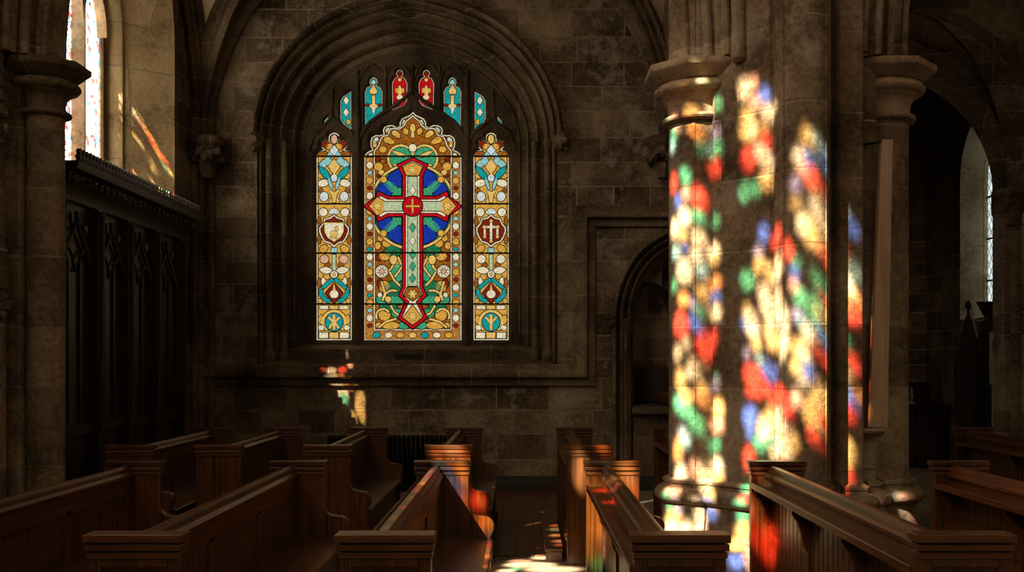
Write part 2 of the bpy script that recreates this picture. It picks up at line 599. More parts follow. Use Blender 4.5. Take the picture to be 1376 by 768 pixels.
q.add([ml(LCX - 1.6, 2.9, 0), ml(LCX + 1.6, 2.9, 0), ml(LCX + 1.0, 3.2, .6), ml(LCX - 1.0, 3.2, .6)], [(0, 1, 2, 3)])
q.build('reveal', stone('stone_reveal', 'yz', .7, .55, dark=(.26, .185, .1), mid=(.5, .385, .225), pale=(.62, .5, .32), vary=.35, bump=.8), w2, smooth=25)
for u0, u1, dp in ((11.46, 11.54, .05), (10.75, 10.83, .15), (10.14, 10.22, .15)):
    q = MB()
    q.prism([(LX - .70, u0 - .0), (LX - .67, u0), (LX - .70 + dp, u0 + .025), (LX - .70 + dp, u1 - .025), (LX - .67, u1), (LX - .70, u1)], 3.1, LZS + 1.15, 'z')
    q.build('mullion', M_capital, w2, smooth=30)
for i, uc in enumerate((11.095, 10.485)):
    q = MB()                                           # pointed head of each light
    for sx in (-1, 1):
        a = [(uc + sx * .285 * math.cos(s * PI / 2) , LZS - .1 + .5 * math.sin(s * PI / 2)) for s in [k / 8 for k in range(9)]]
        top = [(p[0] + sx * .02, LZS + .55) for p in a]
        q.loft([[ml(p[0], p[1], .56), ml(p[0], p[1], .68), ml(t_[0], t_[1], .68), ml(t_[0], t_[1], .56)] for p, t_ in zip(a, top)], closed=True)
    q.build('light_head', M_capital, w2, smooth=30)


def tinted_grid(mb_name, mat, parent, u0, u1, z0, z1, step, mapper, blobs, base=(0, 0, 0)):
    nu, nz = int((u1 - u0) / step), int((z1 - z0) / step)
    vs, fs = [], []
    for i in range(nu + 1):
        for j in range(nz + 1):
            vs.append(mapper(u0 + (u1 - u0) * i / nu, z0 + (z1 - z0) * j / nz))
    for i in range(nu):
        for j in range(nz):
            a = i * (nz + 1) + j
            fs.append((a, a + nz + 1, a + nz + 2, a + 1))
    me = bpy.data.meshes.new(mb_name)
    me.from_pydata(vs, [], fs)
    at = me.attributes.new('tint', 'FLOAT_COLOR', 'POINT')
    col = [list(base) for _ in vs]
    for (bu, bz, m00, m01, m10, m11, cn, dim) in blobs:
        c = [v * dim for v in GC[cn]]
        det = abs(m00 * m11 - m01 * m10)
        Ru = 1.15 * math.hypot(m11, m01) / det          # half extents of the piece on the window
        Rz = 1.15 * math.hypot(m00, m10) / det
        i0, i1 = max(0, int((bu - Ru - u0) / (u1 - u0) * nu)), min(nu, int((bu + Ru - u0) / (u1 - u0) * nu) + 1)
        j0, j1 = max(0, int((bz - Rz - z0) / (z1 - z0) * nz)), min(nz, int((bz + Rz - z0) / (z1 - z0) * nz) + 1)
        for i in range(i0, i1 + 1):
            for j in range(j0, j1 + 1):
                du = u0 + (u1 - u0) * i / nu - bu
                dz = z0 + (z1 - z0) * j / nz - bz
                r = abs(m00 * du + m01 * dz) ** 2.2 + abs(m10 * du + m11 * dz) ** 2.2
                w = max(0.0, min(1.0, (1.25 - r) / .6))
                if w > 0:
                    k = i * (nz + 1) + j
                    col[k] = [a * (1 - w) + b * w for a, b in zip(col[k], c)]
    flat = []
    for c in col:
        flat += [c[0], c[1], c[2], 1.0]
    at.data.foreach_set('color', flat)
    me.materials.append(mat)
    o = bpy.data.objects.new(mb_name, me)
    C.objects.link(o)
    o.parent = parent
    return o


GC = {'w': (1, .92, .74), 'y': (1, .74, .32), 'r': (1, .11, .08), 'b': (.1, .22, .92), 'g': (.13, .66, .42), 'c': (.42, .8, .95), 'o': (1, .48, .18), 'v': (.5, .48, .9), 'p': (1, .58, .48)}
S = (1.0, 1.2, -1.5)                                  # the way the sunlight travels
#PIECES_BEGIN
NAVE_PIECES = [(0.041,13.207,-9.71,1.13,-20.28,-22.58,'y',0.8),(0.292,12.96,-11.38,4.86,-6.52,-20.51,'p',0.8),(-0.273,13.534,-20.38,-0.0,-12.55,-23.93,'g',1),(-0.16,13.446,-24.21,3.09,-18.88,-9.88,'w',1),(-0.093,13.268,-46.37,-22.03,-38.97,-34.33,'w',1),(0.333,12.875,-13.79,-0.0,-3.62,-15.49,'g',1),(0.35,12.777,-15.63,-0.0,-4.99,-20.62,'c',1),(0.046,13.094,-16.09,-0.0,-21.34,-23.64,'o',1),(-0.027,13.117,-15.94,-0.0,-22.66,-21.04,'o',1),(-0.051,13.039,-25.45,-0.0,-18.76,-15.78,'g',0.5),(-0.227,13.284,-12.67,-0.0,-10.28,-19.09,'v',0.7),(-0.227,13.163,-9.21,-0.0,-8.02,-14.68,'g',1),(-0.152,13.121,-29.74,-0.0,-31.86,-26.31,'c',1),(-0.223,13.014,-10.55,-0.0,-7.57,-13.63,'r',1),(0.142,12.652,-15.23,-0.0,-13.98,-20.92,'g',1),(0.333,12.518,-13.79,-0.0,-8.2,-30.98,'r',1),(-0.76,13.948,-15.5,-0.0,-10.15,-19.75,'p',1),(-0.652,13.845,-11.89,-0.0,-5.97,-11.54,'w',1),(-0.803,13.823,-13.64,-0.0,-11.52,-22.0,'p',1),(-0.919,13.943,-12.31,-0.0,-9.43,-18.14,'b',1),(-0.992,13.853,-9.32,-0.0,-10.59,-20.05,'w',0.8),(-0.685,13.667,-11.94,-0.0,-11.57,-21.84,'y',1),(-0.919,13.704,-15.82,-0.0,-13.36,-24.94,'y',0.4),(-0.706,13.566,-7.69,-0.0,-6.61,-12.3,'y',1),(-0.749,13.601,-18.05,-0.0,-10.59,-19.73,'w',1),(-0.94,13.604,-13.88,-0.0,-9.86,-18.17,'r',1),(-0.706,13.341,-8.98,-0.0,-6.03,-10.93,'r',1),(-0.919,13.471,-2.88,11.92,-6.68,-7.11,'w',1),(-0.94,13.308,-11.11,-0.0,-8.65,-15.37,'y',1),(-0.652,13.063,-15.28,-0.0,-7.95,-14.01,'g',1),(-0.803,13.172,-12.12,-0.0,-11.22,-19.8,'g',1),(0.131,12.629,-16.16,-0.0,-15.58,-20.93,'g',1),(0.333,12.474,-15.67,-0.0,-4.16,-15.49,'r',1),(0.131,12.505,-18.86,-0.0,-17.66,-23.54,'p',1),(-0.027,12.608,-13.04,-0.0,-12.84,-11.83,'r',1),(0.247,12.372,-18.46,-0.0,-12.44,-23.39,'b',1),(0.152,12.305,-11.83,-0.0,-9.22,-13.44,'w',1),(-0.018,12.445,-14.94,-0.0,-22.86,-21.04,'g',1),(-0.239,12.597,-15.85,-0.0,-13.24,-22.74,'g',0.6),(0.317,12.117,-13.79,-0.0,-5.18,-13.29,'w',1),(0.174,12.141,-15.17,-0.0,-14.49,-20.88,'y',0.7),(-0.027,12.294,-15.94,-0.0,-18.75,-17.21,'w',1),(0.287,11.942,-14.15,-0.0,-9.03,-18.65,'c',1),(0.152,12.058,-21.29,-0.0,-23.48,-33.6,'b',0.7),(-0.204,12.326,-11.23,-0.0,-8.14,-13.61,'w',1),(-0.216,12.29,-16.86,-0.0,-16.37,-27.25,'y',1),(0.007,12.118,-15.13,-0.0,-15.98,-15.77,'w',0.7),(0.152,11.872,-8.87,-0.0,-7.41,-10.45,'w',0.85),(-0.051,12.069,-19.09,-0.0,-18.84,-15.78,'c',0.8),(-0.216,12.101,-10.12,-0.0,-11.69,-19.07,'o',0.8),(0.317,11.661,-19.3,-0.0,-9.9,-23.26,'g',1),(-0.909,12.893,-15.8,-0.0,-8.38,-14.24,'b',1),(-1.111,12.943,-11.58,-0.0,-6.04,-12.68,'r',1),(-0.845,12.716,-15.67,-0.0,-14.84,-24.82,'v',1),(-0.856,12.622,-13.73,-0.0,-8.58,-14.19,'y',1),(-0.992,12.664,-15.98,-0.0,-10.14,-16.71,'y',0.7),(-1.123,12.754,-13.05,-0.0,-6.24,-12.69,'w',1),(-0.695,12.413,-10.76,-0.0,-9.25,-15.13,'g',1),(0.163,11.636,-13.99,-0.0,-13.55,-18.8,'o',1),(0.037,11.701,-25.76,-0.0,-25.54,-27.03,'v',0.6),(-0.066,11.903,-19.09,-0.0,-22.63,-18.94,'y',0.8),(-0.227,11.883,-11.26,-0.0,-10.88,-17.35,'w',1),(-0.227,11.999,-11.26,-0.0,-16.9,-27.27,'b',1),(-0.035,11.714,-28.7,-0.0,-26.0,-23.67,'g',0.6),(0.209,11.4,-9.03,-0.0,-6.93,-10.42,'r',1),(0.007,11.571,-2.61,11.83,-15.75,-10.92,'b',0.7),(0.131,11.308,-16.17,-0.0,-15.16,-18.84,'w',0.5),(-0.125,11.547,-8.14,-0.0,-11.52,-9.47,'r',1),(0.26,11.146,-14.21,-0.0,-8.45,-15.58,'w',1),(0.222,10.971,-11.58,-0.0,-8.36,-13.39,'y',1),(0.046,11.176,-12.87,-0.0,-11.36,-11.82,'w',0.75),(-0.078,11.353,-38.19,-0.0,-37.82,-31.57,'p',0.5),(-0.227,11.323,-14.48,-0.0,-12.64,-19.09,'v',0.6),(-0.25,11.374,-28.23,-0.0,-28.67,-43.44,'g',0.6),(0.174,10.904,-17.7,-0.0,-20.36,-26.85,'o',0.8),(-0.058,11.121,-19.09,-0.0,-18.93,-15.79,'y',1),(0.247,10.781,-10.26,-0.0,-19.83,-31.18,'g',1),(-0.685,12.188,-21.48,-0.0,-20.5,-32.75,'y',0.8),(-0.749,12.116,-6.95,4.91,-7.44,-9.53,'w',1),(-0.641,12.054,-24.28,-0.0,-24.8,-39.19,'b',1),(-0.813,12.004,-15.61,-0.0,-14.16,-22.02,'y',1),(-0.685,11.844,-17.9,-0.0,-15.92,-24.56,'v',0.7),(-0.992,11.91,0.56,14.91,-7.85,-6.77,'b',0.9),(-0.856,11.903,-18.31,-0.0,-14.38,-22.08,'c',0.8),(-0.781,11.725,-3.19,6.15,-7.47,-8.15,'r',1),(-0.992,12.351,-5.64,6.23,-7.11,-8.56,'w',1),(-1.123,12.49,-13.05,-0.0,-6.5,-12.69,'w',1),(-1.055,12.194,-7.54,-0.0,0.33,-14.38,'y',0.9),(0.158,10.772,2.63,13.14,-8.75,-6.57,'g',1),(-0.005,10.793,-13.46,-0.0,-14.63,-14.02,'g',0.8),(0.196,10.584,-14.74,-0.0,-33.06,-46.35,'v',0.5),(0.158,10.536,-12.45,-0.0,-10.84,-13.93,'c',0.9),(0.251,10.372,-13.67,-0.0,-6.89,-10.39,'o',0.8),(0.122,10.898,-12.58,-0.0,-17.25,-20.94,'y',0.8),(-0.059,11.075,-16.97,-0.0,-16.83,-14.03,'o',0.8),(-0.266,11.145,-11.31,-0.0,-9.57,-14.17,'y',1),(-0.253,11.014,-10.04,-0.0,-11.6,-16.99,'p',1),(-0.215,10.822,-11.24,-0.0,-11.75,-16.95,'g',0.5),(0.209,10.219,-11.04,-0.0,-12.24,-16.67,'w',1),(0.009,10.413,-14.34,-0.0,-16.58,-16.83,'p',0.7),(-0.24,10.635,-10.02,-0.0,-6.66,-9.43,'w',1),(-0.279,10.608,-15.11,-0.0,-15.1,-21.28,'y',1),(-0.728,11.391,-10.67,-0.0,-8.5,-12.51,'b',1),(-0.728,11.271,-19.21,-0.0,-15.05,-21.9,'b',0.7),(-0.955,11.466,-8.24,-0.0,-7.61,-11.11,'w',1),(-1.016,11.61,-13.51,-0.0,-15.92,-12.74,'y',1),(-1.121,11.42,-8.44,-0.0,-6.72,-11.28,'w',1),(-0.86,11.283,-12.21,-0.0,-12.23,-17.67,'g',1),(-1.041,11.43,-8.35,-0.0,-1.85,-22.33,'c',0.8),(-0.716,11.064,-13.7,-0.0,-8.17,-11.67,'r',1),(-0.836,11.662,-6.09,-0.0,-16.8,-25.2,'r',1),(-1.172,11.744,-7.27,-0.0,-3.7,-11.34,'r',1),(-0.721,10.806,-13.74,-0.0,-20.96,-29.34,'g',1),(-0.749,10.713,-8.0,4.21,-16.38,-21.47,'r',1),(-1.141,10.582,-31.63,-0.0,-19.77,-15.82,'p',1),(-0.695,10.585,-12.11,-0.19,-12.97,-17.86,'g',1),(0.235,9.979,-5.93,4.02,-13.71,-18.19,'p',0.8),(-0.128,10.429,-8.21,6.91,-7.84,-5.01,'w',0.9),(-0.241,10.348,-10.87,6.51,-7.92,-10.39,'y',1),(-0.219,10.253,-11.4,-0.19,-12.56,-17.33,'b',1),(0.317,9.843,-14.87,-0.33,-9.41,-15.38,'g',0.7),(0.191,9.903,-18.65,-0.31,-19.06,-24.34,'v',0.8),(0.274,9.775,-6.75,-0.14,-16.42,-24.23,'y',0.7),(0.265,9.686,-6.33,1.32,-11.89,-17.12,'w',1),(0.066,9.832,-12.63,1.83,-16.14,-17.51,'w',1),(-0.092,10.09,-19.8,-0.25,-11.79,-10.26,'w',1),(-0.085,9.993,-12.11,1.61,-22.09,-19.4,'w',1),(-0.678,10.543,-14.8,-0.23,-13.91,-19.12,'g',1),(-0.694,10.452,-7.78,1.21,-15.23,-20.34,'y',1),(-0.618,10.27,-9.75,0.67,-13.2,-17.63,'y',1),(-0.683,10.135,-8.6,-0.0,-11.91,-15.86,'b',1),(-0.796,10.322,-10.89,9.98,-3.69,-4.28,'p',0.8),(-1.361,10.56,-4.83,-0.0,-2.09,-11.45,'r',1),(-1.317,10.438,-5.24,-0.0,-2.92,-14.63,'r',0.8),(-1.242,10.58,-28.32,-0.0,-18.21,-14.57,'o',0.6),(-1.228,10.654,-28.32,-0.0,-8.5,-6.8,'o',0.35),(-1.317,10.921,-6.55,-0.0,-13.11,-102.4,'c',0.8),(-1.228,10.905,-28.32,-0.0,-50.98,-40.78,'o',0.6),(-1.508,13.903,-20.12,-0.0,-15.03,-13.9,'y',1),(-1.432,13.694,-15.41,-0.0,-11.92,-14.86,'w',1),(-1.515,13.765,-25.16,-0.0,-22.59,-20.85,'b',1),(-1.456,13.61,-18.63,-0.0,-32.51,-34.71,'p',1),(-1.542,13.653,-21.88,-0.0,-16.51,-13.03,'r',1),(-1.602,13.7,-44.13,-0.0,-21.62,-11.57,'r',1),(-1.602,13.851,-55.17,-0.0,-48.88,-26.03,'g',0.4),(-1.386,13.457,-20.09,-0.0,-17.09,-24.72,'v',0.7),(-1.398,13.32,-15.36,-0.0,-14.15,-17.31,'y',0.3),(-1.486,13.254,-13.41,-0.0,-14.21,-13.03,'w',1),(-1.536,13.277,-21.88,-0.0,-22.0,-17.38,'y',1),(-1.597,13.99,-26.61,-0.0,-23.23,-19.81,'c',1),(-1.677,13.967,-19.98,-0.0,-19.39,-16.52,'b',1),(-1.597,13.322,-50.19,-0.0,-27.47,-14.88,'y',0.8),(-1.295,12.915,-15.41,-0.0,-7.19,-14.75,'r',1),(-1.398,12.901,-24.69,-0.0,-24.81,-29.68,'g',0.7),(-1.105,12.694,-8.68,-0.0,-6.28,-12.67,'w',0.9),(-0.997,12.639,-27.97,-0.0,-10.18,-16.71,'y',1),(-1.381,12.803,-21.42,-0.0,-16.78,-23.06,'b',1),(-1.372,12.712,-18.34,-0.0,-18.99,-25.93,'p',0.8),(-1.448,12.681,-16.56,-0.0,-16.75,-17.35,'g',1),(-1.562,12.709,-27.66,-0.0,-22.09,-14.89,'g',1),(-1.613,12.714,-54.02,-0.0,-49.85,-20.81,'g',1),(-1.063,12.42,-4.41,-0.0,0.5,-9.16,'w',1),(-1.398,12.514,-19.75,-0.0,-17.72,-20.78,'v',0.8),(-1.463,12.528,-21.31,-0.0,-25.27,-26.04,'c',0.7),(-1.247,12.297,-19.65,-0.0,-16.84,-8.58,'w',1),(-1.025,12.164,-18.57,-0.0,-25.07,-20.06,'y',1),(-1.529,12.51,-17.51,-0.0,-18.84,-14.9,'w',1),(-1.415,12.305,-11.54,-0.0,-22.42,-25.99,'y',1),(-1.613,13.261,-67.53,-0.0,-21.37,-8.67,'y',0.7),(-1.536,13.21,-21.88,-0.0,-22.0,-17.38,'y',1),(-1.597,13.603,-31.93,-0.0,-23.29,-19.81,'y',0.5),(-1.699,13.652,-22.84,-0.0,-16.66,-14.16,'c',0.4),(-1.626,13.484,-8.79,8.47,-12.44,-8.46,'w',1),(-1.72,13.468,-24.96,-0.0,-27.35,-19.83,'o',1),(-1.684,13.306,-13.32,-0.0,-19.47,-16.52,'r',1),(-1.612,13.009,-22.81,-0.0,-19.49,-16.51,'g',0.7),(-1.692,12.951,-11.73,6.41,-17.84,-12.77,'r',1),(-1.612,12.833,-22.81,-0.0,-23.41,-19.82,'g',1),(-1.626,12.78,-19.97,-0.0,-23.42,-19.82,'y',0.7),(-1.655,12.65,-6.01,11.02,-14.74,-9.46,'b',1),(-1.597,12.628,-31.93,-0.0,-29.29,-24.77,'c',1),(-1.74,12.768,-34.93,-0.0,-22.62,-16.52,'o',0.8),(-1.641,12.516,-15.98,-0.0,-19.56,-16.52,'r',1),(-1.641,12.234,-22.82,-0.0,-13.06,-11.01,'y',1),(-1.398,12.145,-17.28,-0.0,-18.05,-20.78,'y',0.8),(-1.479,12.309,-18.66,-0.0,-25.47,-26.05,'w',1),(-1.523,12.234,-21.88,-0.0,-18.83,-14.9,'b',0.7),(-1.471,12.112,-21.32,-0.0,-25.62,-26.04,'w',0.5),(-1.247,12.184,-19.65,-0.0,-33.52,-17.15,'w',1),(-1.156,11.764,-4.22,5.81,-2.68,-10.08,'r',1),(-1.398,11.904,-18.19,-0.0,-15.23,-17.31,'p',0.9),(-1.542,11.947,-19.45,-0.0,-14.64,-11.59,'y',1),(-1.613,12.009,-45.02,-0.0,-34.27,-14.86,'y',1),(-1.556,11.819,-29.17,-0.0,-21.96,-17.38,'r',1),(-1.617,11.863,-53.97,-0.0,-47.54,-20.79,'r',1),(-1.127,11.606,-5.78,6.95,-8.16,-10.6,'w',1),(-1.223,11.528,-10.78,-0.0,-6.38,-12.84,'w',1),(-1.011,11.393,-20.89,-0.0,-25.07,-20.06,'g',0.7),(-1.127,11.446,-26.12,-0.0,-15.09,-25.38,'c',0.7),(-1.362,11.567,-21.38,-0.0,-10.31,-12.96,'y',0.6),(-1.262,11.431,-13.41,-0.0,-12.44,-20.59,'w',1),(-1.613,12.135,-21.42,-0.0,-18.4,-15.5,'y',1),(-1.628,12.047,-18.74,-0.0,-22.09,-18.6,'r',1),(-2.015,12.59,-49.7,4.29,-39.51,-30.01,'p',1),(-1.989,12.557,-56.49,-0.62,-50.55,-30.62,'c',1),(-1.988,12.516,-56.37,-0.59,-100.62,-61.14,'w',1),(-2.049,12.622,-29.3,-0.44,-143.41,-52.14,'p',1),(-1.849,12.163,-60.91,-0.0,-841.36,-51.91,'p',0.5),(-1.832,12.418,-72.89,10.14,-426.04,5.49,'p',0.8),(2.774,7.529,-5.43,-0.0,-14.93,-11.94,'o',0.5),(2.728,7.616,-11.92,-0.0,-29.81,-23.85,'w',0.9),(2.644,7.674,-14.92,-0.0,-29.83,-23.86,'o',0.7),(1.424,7.662,-11.86,-0.0,-88.99,-71.19,'c',0.8),(1.293,7.826,-11.86,-0.0,-88.99,-71.19,'o',1),(0.867,7.581,2.26,20.12,-2.23,0.84,'v',0.8),(1.264,7.793,-19.74,-0.0,-13.33,-10.66,'y',0.8),(1.369,7.648,-20.29,-0.0,-21.3,-17.04,'b',1),(1.303,7.641,-20.29,-0.0,-17.75,-14.2,'b',1),(1.246,7.658,-35.51,-0.0,-17.75,-14.2,'o',0.6),(2.507,7.495,-13.26,-0.0,-14.92,-11.93,'r',0.9),(2.478,7.532,-29.83,-0.0,-29.83,-23.86,'o',1),(1.09,7.682,-14.2,-0.0,-21.3,-17.04,'o',1),(1.041,7.757,-32.28,-0.0,-26.63,-21.3,'y',1),(1.049,7.658,-23.67,-0.0,-133.14,-106.52,'c',0.8),(0.826,7.639,0.67,14.49,-15.2,-12.16,'r',0.9),(0.657,7.637,0.85,17.87,-22.02,-17.61,'w',0.5),(0.438,7.639,0.71,14.4,-12.58,-10.07,'y',1),(0.15,7.61,1.1,19.61,-23.25,-18.6,'o',0.6),(0.198,8.846,-7.47,-0.0,-3.95,-3.16,'y',0.4),(1.465,9.026,-13.26,-0.0,-8.14,-6.51,'w',0.9),(1.242,9.501,-17.04,-0.0,-35.79,-28.63,'o',0.8),(0.076,9.349,-20.34,-0.0,-106.78,-85.43,'c',0.8),(-0.096,9.561,-10.17,-0.0,-106.78,-85.43,'o',0.7),(-0.108,9.549,-14.19,-0.0,-9.67,-7.74,'y',0.6),(-0.13,9.528,-15.78,-0.0,-21.3,-17.04,'w',0.9),(-0.171,9.484,-28.4,-0.0,-21.3,-17.04,'o',1),(-0.159,9.148,-1.49,11.1,-9.19,-4.89,'r',0.8),(-0.71,9.17,-2.02,13.25,-12.9,-7.18,'r',0.7),(-0.128,9.204,-1.93,-0.0,-14.26,-110.19,'w',0.4),(-0.613,9.326,-3.62,12.09,-9.65,-41.03,'w',0.5),(-0.899,9.314,-4.95,15.78,-12.86,-52.0,'p',0.5),(0.149,8.893,-20.29,-0.0,-8.19,-6.55,'y',0.8),(0.003,8.799,-17.96,-0.0,-11.98,-9.58,'v',0.8),(0.132,8.586,-14.2,-0.0,-21.3,-17.04,'g',1),(1.993,7.611,-0.04,3.14,-9.43,-7.55,'w',1),(2.165,7.767,-0.27,8.14,-14.04,-11.23,'w',1),(1.592,7.895,-0.14,2.75,-8.76,-7.0,'w',1),(2.249,7.489,0.01,6.68,-20.74,-16.59,'p',0.7),(1.977,7.442,0.09,12.21,-19.59,-15.67,'g',0.8),(1.998,7.324,0.22,9.98,-19.96,-15.97,'w',1),(2.933,8.124,-0.75,13.15,-15.06,-12.05,'o',0.7),(2.72,8.121,-0.47,8.07,-12.27,-9.82,'c',0.9),(2.423,8.109,-0.54,9.27,-16.9,-13.52,'w',0.9),(2.128,8.119,-0.67,10.75,-18.05,-14.44,'w',0.8),(1.946,8.121,-0.93,14.63,-18.84,-15.07,'p',0.8),(0.297,7.582,6.09,49.78,-15.07,3.86,'r',1),(-0.14,7.579,9.26,70.18,-19.95,3.27,'w',0.7),(-0.449,7.581,9.75,70.18,-20.06,1.98,'r',0.8),(-0.78,7.591,10.36,71.01,-25.95,0.74,'y',0.5),(-1.045,7.591,10.39,67.61,-29.27,-0.79,'w',0.4)]  # panes laid out by tracing wanted light patches back along the sun
CHAPEL_PIECES = [(10.04,5.74,-13.17,5.94,-10.84,-8.67,'w',0.5),(9.961,5.135,-3.85,6.6,-19.36,-15.49,'r',0.5),(9.795,5.32,-3.93,6.54,-14.55,-11.64,'w',0.5),(9.63,5.548,-4.69,7.54,-14.52,-11.62,'r',0.5),(9.66,5.357,-11.04,-2.65,-57.12,-45.69,'o',0.5),(9.717,5.294,-24.31,-5.85,-85.71,-68.57,'w',0.5),(9.581,5.74,-3.21,14.29,-12.78,-10.23,'p',0.5),(9.745,5.151,-8.42,-0.0,-10.52,-8.42,'w',0.4),(9.709,5.146,-14.03,-0.0,-14.03,-11.22,'g',0.35),(9.733,5.007,-14.03,-0.0,-25.25,-20.2,'r',0.5),(9.923,4.928,-21.04,-0.0,-21.04,-16.84,'g',0.2),(9.436,5.428,-12.02,-0.0,-7.01,-5.61,'y',0.35),(9.555,5.052,-14.03,-0.0,-9.71,-7.77,'y',0.25),(9.947,4.601,-28.06,-0.0,-31.57,-25.25,'y',0.3),(9.389,5.309,-16.84,-0.0,-15.78,-12.63,'y',0.3),(11.411,5.145,-62.24,-6.93,-68.49,-32.0,'w',1),(11.384,5.178,-82.37,-9.2,-68.1,-31.87,'w',1),(11.426,4.987,-66.0,-0.0,-106.58,-27.78,'w',0.6),(11.365,5.158,-86.53,-11.8,-28.63,-21.09,'p',0.8),(11.334,5.14,-23.17,18.27,-43.52,-7.91,'o',0.9),(11.312,5.077,-8.06,20.89,-43.52,-7.46,'r',0.9),(11.287,5.062,7.05,23.33,-51.83,-8.34,'o',0.8),(11.262,5.093,7.1,23.24,-85.79,-13.85,'r',0.8),(11.402,4.9,-36.4,27.68,-52.91,-9.59,'y',0.8),(11.374,4.896,-36.14,27.57,-65.63,-11.94,'w',0.7),(11.275,4.981,10.13,34.93,-73.64,-11.89,'g',0.8),(11.243,5.008,10.17,34.77,-73.03,-11.84,'y',0.8),(11.438,4.68,-37.73,27.82,-132.96,-24.1,'o',0.8),(11.39,4.449,-97.87,-11.05,-97.26,-47.85,'o',0.8),(11.319,4.815,-121.82,9.5,-45.97,-10.77,'y',0.4),(11.312,4.628,-119.97,-13.66,-96.31,-47.31,'y',0.5)]  # clear pieces placed so sunlight lands as chosen spots on reveal and wall
#PIECES_END


gl = sunglass('side_window_glass', [(0, (.95, .82, .55)), (.3, (1, .8, .48)), (.5, (.6, .08, .06)), (.6, (.12, .25, .6)), (.7, (.95, .75, .4)), (.9, (.3, .5, .45))], 6.5, 16)
GX = LX - .69
tinted_grid('stained_glass', gl, w2, 9.3, 11.62, 3.0, 6.9, .025, lambda u, z: (GX, u, z), CHAPEL_PIECES)

# nave walls (behind and beside the viewpoint) with the tall window the sun shines through
NX = -5.0
nw = MB()
NVC, NVA, NZB, NZH = .8, 3.1, 6.8, 13.2
wall_plane(nw, lambda u, z: (NX + .35, u, z), -6.2, 7.6, 0, ZT, [(NVC, NVA + .6, NZH, 3.0, NZB - .8)])
wall_plane(nw, lambda u, z: (NX - .1, u, z), -6.2, 7.6, 0, ZT, [(NVC, NVA, NZH, 2.5, NZB)])
tag(nw.build('wall_left', M_side, smooth=0), 'stone nave wall with the tall sunlit window', 'wall', kind='structure')
wr = MB()
wall_plane(wr, lambda u, z: (9.0, u, z), -6.2, YB, 0, ZT, [(1.5, 2.2, 9.0, 2.0, 4.6)])
tag(wr.build('wall_right', M_side, smooth=0), 'stone wall on the far side of the nave', 'wall', kind='structure')
wf = MB()
wall_plane(wf, lambda u, z: (u, -6.0, z), -5.6, 9.0, 0, ZT, [(1.0, 3.0, 9.0, 2.6, 4.4)])
tag(wf.build('wall_front', M_wall, smooth=0), 'stone wall behind the viewpoint opened for the added fill window', 'wall', kind='structure')
w4 = empty('fill_window_rear', (0, 0, 0))  # unseen window put in as an ambient fill source
tag(w4, 'added glowing window behind the viewpoint that gives fill light', 'window', kind='structure')
q = MB()
pts = arch_curve(1.0, 3.0, 9.0, 2.6, 4.4)
q.add([(u, -6.15, z) for u, z in pts], [list(range(len(pts)))])
REAR_FILL = 1.0
q.build('fill_glass', glass('rear_fill_glow', (1, .82, .58), REAR_FILL, 3.0, None, .02), w4, smooth=0, recalc=False)
q = MB()
for x in (-1.25, -.5, .25, 1.0, 1.75, 2.5, 3.25):
    q.box(x - .06, x + .06, -6.14, -5.95, 4.4, 11.3)
q.box(-2.0, 4.0, -6.13, -5.98, 8.4, 8.52)
q.build('mullions', M_tracery, w4)
w6 = empty('fill_window_aisle', (0, 0, 0))  # unseen window added to brighten seat sides and the pillar's right half
tag(w6, 'added glowing window in the aisle wall that gives fill light', 'window', kind='structure')
q = MB()
pts = arch_curve(1.5, 2.2, 9.0, 2.0, 4.6)
q.add([(9.15, u, z) for u, z in pts], [list(range(len(pts)))])
q.build('fill_glass', glass('aisle_fill_glow', (1, .74, .46), 1.4, 3.0, None, .02, (0, 1, 1)), w6, smooth=0, recalc=False)
q = MB()
for u in (.05, 1.5, 2.95):
    q.box(8.96, 9.14, u - .06, u + .06, 4.6, 10.9)
q.box(8.98, 9.13, -.7, 3.7, 8.4, 8.52)
q.build('mullions', M_tracery, w6)
w3 = empty('window_3', (0, 0, 0))
tag(w3, 'tall nave window of coloured glass that throws the patches of light', 'window', kind='structure')
gl2 = sunglass('nave_window_glass', [(0, (1, .8, .55)), (.3, (.9, .55, .25)), (.5, (.6, .16, .1)), (.62, (.25, .3, .5)), (.75, (1, .72, .4)), (.9, (.35, .48, .3))], 7.8, 5)  # emission added here as ambient fill on the pillar
tinted_grid('stained_glass', gl2, w3, NVC - NVA, NVC + NVA, NZB, 15.8, .028, lambda u, z: (NX, u, z), NAVE_PIECES)
q = MB()
sweep_family(q, lambda u, z, d: (NX + .35 - d, u, z), NVC, NZH, NZB, (NVA, 2.5), (NVA + .6, 3.0), [(1, 0), (.95, .02), (.05, .34), (0, .36), (0, .46)], 40)
q.add([(NX + .35, NVC - NVA - .6, NZB - .8), (NX + .35, NVC + NVA + .6, NZB - .8), (NX, NVC + NVA, NZB), (NX, NVC - NVA, NZB)], [(0, 1, 2, 3)])
for sx in (-1, 1):
    q.add([(NX + .35, NVC + sx * (NVA + .6), NZB - .8), (NX + .35, NVC + sx * (NVA + .6), NZB), (NX, NVC + sx * NVA, NZB)], [(0, 1, 2)])
q.build('reveal', M_tracery, w3)
cl = MB()
cl.box(-5.6, 9.2, -6.2, 8.3, ZT, ZT + .3)
cl.box(3.1, 9.2, 8.3, 17, 8.6, 8.9)
tag(cl.build('ceiling', M_plaster, smooth=0), 'high plaster ceiling over nave and aisle', 'ceiling', kind='structure')

# ------------------------------------------------------------------ vault over the chapel
BX0, BX1, BY0, BY1, VZ = -4.31, 2.05, 8.3, YB, 4.6
RISE = 3.25


